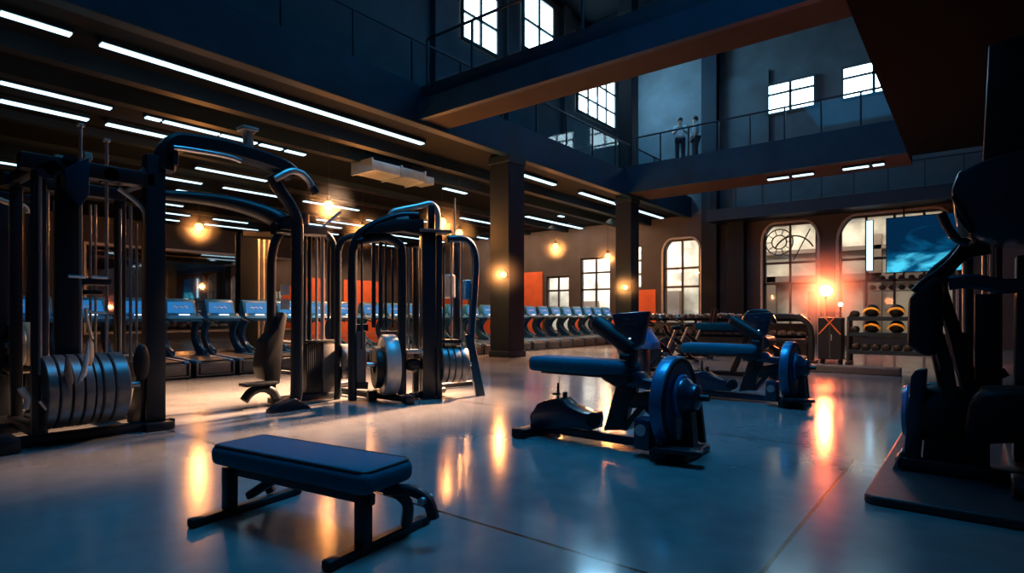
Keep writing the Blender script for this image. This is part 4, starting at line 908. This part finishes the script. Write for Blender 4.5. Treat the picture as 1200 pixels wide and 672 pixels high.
# ------------------------------------------------------------------ right machine on platform
pa = G(1012, 588, .06); px0, py0 = -.57, 4.45
pl = tag(MB().prism([(px0+.05, py0, .03), (2.3, py0, .03), (2.3, 7.4, .03), (px0, 7.4, .03), (px0, py0+.05, .03)], (0, 0, .06), .015).build('platform_mat', MATP, smooth=False), 'thick black rubber platform under the right machine', 'platform')
YM = 5.42
def R(px, py, dy=0.0): return TY(px, py, YM+dy)
orgr = Vector((.6, YM, .06)); rr = empty('leverage_machine', orgr, 'big dark leverage machine with tilted head on the right platform', 'exercise machine')
def pr(name, mb, m, parent=None): return mb.build(name, m, parent or rr, org=orgr)
Yv = Vector((0, 1, 0))
pr('side_plate', MB().prism([R(1058, 549), R(1068, 440), R(1073, 433), R(1087, 432), R(1086, 445), R(1078, 548)], Yv*.16, .015), BLUEP)
pr('base_bar', MB().span((R(1050, 550).x, YM-.1, .06), (1.9, YM+.1, .16), .02), BLACK); pr('base_bar', MB().span((.2, YM-.5, .06), (.35, YM+1.2, .15), .02), BLACK); pr('base_bar', MB().span((1.5, YM-.5, .06), (1.65, YM+1.2, .15), .02), BLACK)
pr('chrome_foot', MB().prism([R(1046, 549), R(1055, 528), R(1058, 528), R(1058, 549)], Yv*.2, .006), STEEL)
pr('roller', MB().lathe([(.12, 0), (.2, .02), (.23, .12), (.23, .26), (.15, .42), (.08, .44)], R(1074, 484, .12), (1, 0, 0), 28), RUBBER)
pr('roller', MB().lathe([(.19, -.03), (.21, 0), (.19, .03)], R(1064, 482, .12), (1, 0, 0), 28), BLUEC)
pr('axle', MB().cyl(R(1074, 484, .12), R(1190, 490, .12), .05, 12), STEEL)
pr('seat_pad', MB().prism([R(1130, 505), R(1135, 470), R(1150, 455), R(1230, 455), R(1230, 512), R(1150, 515)], Yv*.5, .04), RUBBER)
pr('seat_support', MB().span((.75, YM-.1, .1), (1.0, YM+.1, .45), .02), BLACK)
pr('guard_panel', MB().prism([R(1080, 548), R(1085, 500), R(1160, 510), R(1160, 550)], Yv*.06, .01), BLACK)
pr('swing_arm', MB().tube(smoothpath([R(1115, 470), R(1108, 430), R(1098, 395), R(1086, 365), R(1082, 345), R(1095, 322), R(1115, 305), R(1132, 288)]), 0, prof=(.09, .085), up=(0, 1, 0)), BLACK)
pr('swing_arm', MB().tube(smoothpath([R(1140, 470, .2), R(1128, 430, .2), R(1118, 390, .2), R(1108, 360, .2), R(1102, 330, .2), R(1125, 300, .2), R(1160, 290, .2)]), 0, prof=(.1, .1), up=(0, 1, 0)), BLACK)
pr('arm_pad', MB().prism([R(1064, 405), R(1066, 350), R(1078, 338), R(1096, 322), R(1106, 330), R(1104, 412), R(1085, 418)], Yv*.28, .04), RUBBER)
pr('arm_guard', MB().tube(smoothpath([R(1070, 342, -.1), R(1085, 328, -.1), R(1100, 318, -.1), R(1118, 302, -.1), R(1134, 280, -.1)]), .022, 10), BLACKG)
hd = pr('head_housing', MB().prism([R(1116, 232), R(1123, 212), R(1150, 200), R(1200, 186), R(1240, 186), R(1240, 288), R(1155, 286), R(1134, 280), R(1120, 262)], Yv*.7, .03), BLUEP)
pr('head_lip', MB().tube(smoothpath([R(1103, 250, -.36), R(1110, 265, -.36), R(1120, 279, -.36), R(1134, 285, -.36)]), .03, 10), BLACKG, hd)
pr('inner_pad', MB().prism([R(1122, 255, -.36), R(1130, 268, -.36), R(1136, 277, -.36), R(1126, 281, -.36), R(1122, 270, -.36)], Yv*.05, .008), STRAP, hd)
pr('front_shield', MB().tube([R(1117, 230, -.36), R(1124, 242, -.36), R(1140, 273, -.36)], 0, prof=(.03, .03)), BLACKG, hd)
pr('front_bar', MB().tube(smoothpath([R(1112, 332, -.2), R(1140, 330, -.2), R(1180, 336, -.2), R(1220, 330, -.2)]), 0, prof=(.1, .1)), BLUEP)
pr('mast', MB().prism([R(1186, 540, .3), R(1190, 300, .3), R(1230, 300, .3), R(1230, 540, .3)], Yv*.2, .02), BLUEP)
for px in (1131, 1137, 1154, 1163, 1171): pr('guide_rod', MB().cyl(R(px, 470, .6), R(px, 285, .6), .02, 8), STEEL if px in (1131, 1154, 1163) else BLACKG)
pr('rear_hoop', MB().tube(smoothpath([R(1128, 390, .5), R(1130, 420, .5), R(1140, 436, .5), R(1160, 442, .5), R(1180, 436, .5)]), .035, 10), BLACKG)
pr('weight_block', MB().prism([R(1142, 470, .5), R(1142, 345, .5), R(1172, 345, .5), R(1172, 470, .5)], Yv*.2, .01), BLACK)
pr('upper_post', MB().prism([R(1150, 210, .3), R(1158, 60, .3), R(1230, 40, .3), R(1230, 210, .3)], Yv*.3, .02), BLACK)
pr('handle_grip', MB().tube([R(1065, 455, .2), R(1105, 452, .2)], .03, 10).tube([R(1095, 410, .1), R(1108, 470, .1)], .03, 10), BLACK)

# ------------------------------------------------------------------ people on the far walkway
def person(loc, rz, label, shirt, armfwd):
    r = bpy.data.objects.new('person', bpy.data.meshes.new('person')); 
    J = {'pel': (0, 0, .95), 'chest': (0, 0, 1.3), 'neck': (0, -.01, 1.47), 'head': (0, -.03, 1.6), 'top': (0, -.02, 1.7)}
    for s, n in ((-1, 'l'), (1, 'r')):
        J['hip'+n] = (s*.1, 0, .9); J['kn'+n] = (s*.11, -.02, .5); J['an'+n] = (s*.11, .02, .08); J['to'+n] = (s*.12, -.15, .04)
        J['sh'+n] = (s*.19, 0, 1.4); J['el'+n] = (s*.25, -.06, 1.14)
        J['wr'+n] = (s*.14, -.3, 1.16) if armfwd else (s*.24, -.12, .92)
        J['ha'+n] = (s*.1, -.38, 1.19) if armfwd else (s*.23, -.15, .82)
    E = [('pel', 'chest'), ('chest', 'neck'), ('neck', 'head'), ('head', 'top')]
    for n in 'lr': E += [('pel', 'hip'+n), ('hip'+n, 'kn'+n), ('kn'+n, 'an'+n), ('an'+n, 'to'+n), ('chest', 'sh'+n), ('sh'+n, 'el'+n), ('el'+n, 'wr'+n), ('wr'+n, 'ha'+n)]
    RAD = {'pel': .14, 'chest': .15, 'neck': .06, 'head': .095, 'top': .07, 'hip': .1, 'kn': .065, 'an': .045, 'to': .04, 'sh': .065, 'el': .048, 'wr': .033, 'ha': .032}
    def skin(keys, edges, grow, name, m, parent):
        me = bpy.data.meshes.new(name); idx = {k: i for i, k in enumerate(keys)}
        me.from_pydata([J[k] for k in keys], [(idx[a], idx[b]) for a, b in edges], [])
        o = bpy.data.objects.new(name, me); COL.objects.link(o)
        md = o.modifiers.new('skin', 'SKIN'); md.use_smooth_shade = True
        for k, i in idx.items():
            q = RAD.get(k, RAD.get(k[:2], RAD.get(k[:3], .05)))+grow; me.skin_vertices[0].data[i].radius = (q, q*(.72 if k in ('pel', 'chest') else 1))
        me.skin_vertices[0].data[0].use_root = True
        sd = o.modifiers.new('sub', 'SUBSURF'); sd.levels = sd.render_levels = 2
        me.materials.append(m); o.parent = parent; return o
    b = skin(list(J), E, 0, 'person', SKIN, None)
    b.location = loc; b.rotation_euler.z = rz; tag(b, label, 'person')
    sh = [k for k in ('chest', 'pel', 'neck', 'shl', 'shr', 'ell', 'elr')]
    se = [('chest', 'pel'), ('chest', 'shl'), ('chest', 'shr'), ('shl', 'ell'), ('shr', 'elr')]
    skin([k for k in sh if k != 'neck'], se, .018, 'shirt', shirt, b)
    skin(['pel', 'hipl', 'hipr', 'knl', 'knr', 'anl', 'anr'], [('pel', 'hipl'), ('pel', 'hipr'), ('hipl', 'knl'), ('hipr', 'knr'), ('knl', 'anl'), ('knr', 'anr')], .02, 'trousers', DARKC, b)
    MB().ball((0, 0, 1.66), .108, 14, (.95, 1.05, .95)).build('hair', HAIR, b)
    return b
p = TY(797, 190, 21.0); person((p.x, 21.0, ZT+.1), .4, 'person in a white shirt standing on the far walkway, arms forward', WHITEC, True)
p = TY(815, 190, 21.2); person((p.x, 21.2, ZT+.1), -.9, 'person in a grey top standing right of the white shirted one', TOWEL, False)

# ------------------------------------------------------------------ light
def area(name, loc, size, col, e, tgt, sy=None, spread=180):
    l = bpy.data.lights.new(name, 'AREA'); l.energy = e; l.color = col; l.shape = 'RECTANGLE'; l.size = size; l.size_y = sy or size; l.spread = math.radians(spread)
    o = bpy.data.objects.new(name, l); COL.objects.link(o); o.location = loc
    o.rotation_euler = (Vector(tgt)-Vector(loc)).to_track_quat('-Z', 'Y').to_euler(); return o
def spot(name, loc, tgt, col, e, ang, blend=.6, rad=.15):
    l = bpy.data.lights.new(name, 'SPOT'); l.energy = e; l.color = col; l.spot_size = math.radians(ang); l.spot_blend = blend; l.shadow_soft_size = rad
    o = bpy.data.objects.new(name, l); COL.objects.link(o); o.location = loc
    o.rotation_euler = (Vector(tgt)-Vector(loc)).to_track_quat('-Z', 'Y').to_euler(); return o
# unseen blue fill areas standing in for overhead daylight, no roof lights built
area('roof_blue_fill', (-2.8, 6.2, ZR-.8), 5, (.03, .45, .95), 230, (-2.8, 6.2, 0), 6, 62)
area('roof_blue_fill', (-4.5, 4, ZR-.8), 7, (.03, .42, .95), 270, (-4.5, 4, 0), 12)
area('roof_blue_fill', (-5.5, 16, ZR-.8), 7, (.06, .45, .9), 420, (-5.5, 16, 0), 8)
area('gallery_window_light', (-13.5, 23.5, 12), 2.5, (.2, .62, 1), 480, (-6, 26, 8), 3)
# unseen warm spots without lamp bodies, added for the warm lit floor
for xx in (-8.6, -7.2, -5.9): spot('warm_key', (xx, 11.6, 5.85), (xx-.7, 4.9, 0), (1, .54, .29), 33000, 32, 1, .3)
spot('warm_key', (-12.3, 9.5, 5.5), (-11, 8.0, 0), (1, .64, .4), 1900, 90, 1, .3)
spot('warm_key', (-12.3, 17.5, 5.5), (-10, 16, 0), (1, .6, .36), 4200, 90, 1, .3)
spot('warm_key', (-3.6, 10.2, 5.95), (-2.3, 16.6, .3), (1, .5, .27), 4200, 42, 1, .4)  # added to brighten the yellow handles on the ball rack
area('wall_fill', (-19, 25.2, 5.9), 12, (1, .52, .28), 420, (-19, 27.5, 1), .5)  # made-up warm fill that brightens the orange back wall panels
spot('wall_fill', (-30, 21.5, 5.8), (-33, 21.5, 1.5), (1, .5, .26), 900, 90, 1, .1)  # this pair of added spots brightens the far left wall
spot('wall_fill', (-30, 25, 5.8), (-33, 25, 1.5), (1, .5, .26), 900, 90, 1, .1)
area('lobby_light', (-8, 30, 5.8), 14, (1, .84, .66), 900, (-8, 30.5, 0), 3)
area('lobby_light', (-18, 30, 5.8), 8, (1, .9, .8), 1700, (-18, 30.5, 0), 3)
w = bpy.data.worlds.new('world'); S.world = w; w.use_nodes = True
bg = w.node_tree.nodes['Background']; bg.inputs[0].default_value = (.1, .25, .5, 1); bg.inputs[1].default_value = .1
S.cycles.volume_bounces = 0

# ------------------------------------------------------------------ camera and view
cd = bpy.data.cameras.new('camera'); cd.sensor_width = 36; cd.lens = F/1200*36; cd.shift_y = (HY-336)/1200
cam = bpy.data.objects.new('camera', cd); COL.objects.link(cam); cam.location = (0, 0, H); cam.rotation_euler = (math.pi/2, 0, A); S.camera = cam
cd.clip_end = 300
S.view_settings.view_transform = 'Standard'; S.view_settings.look = 'None'; S.view_settings.gamma = 1; S.view_settings.use_curve_mapping = False
S.view_settings.exposure = .15
S.cycles.use_denoising = True; S.cycles.max_bounces = 6; S.cycles.diffuse_bounces = 3; S.cycles.glossy_bounces = 3; S.cycles.transparent_max_bounces = 12
S.cycles.sample_clamp_indirect = 6
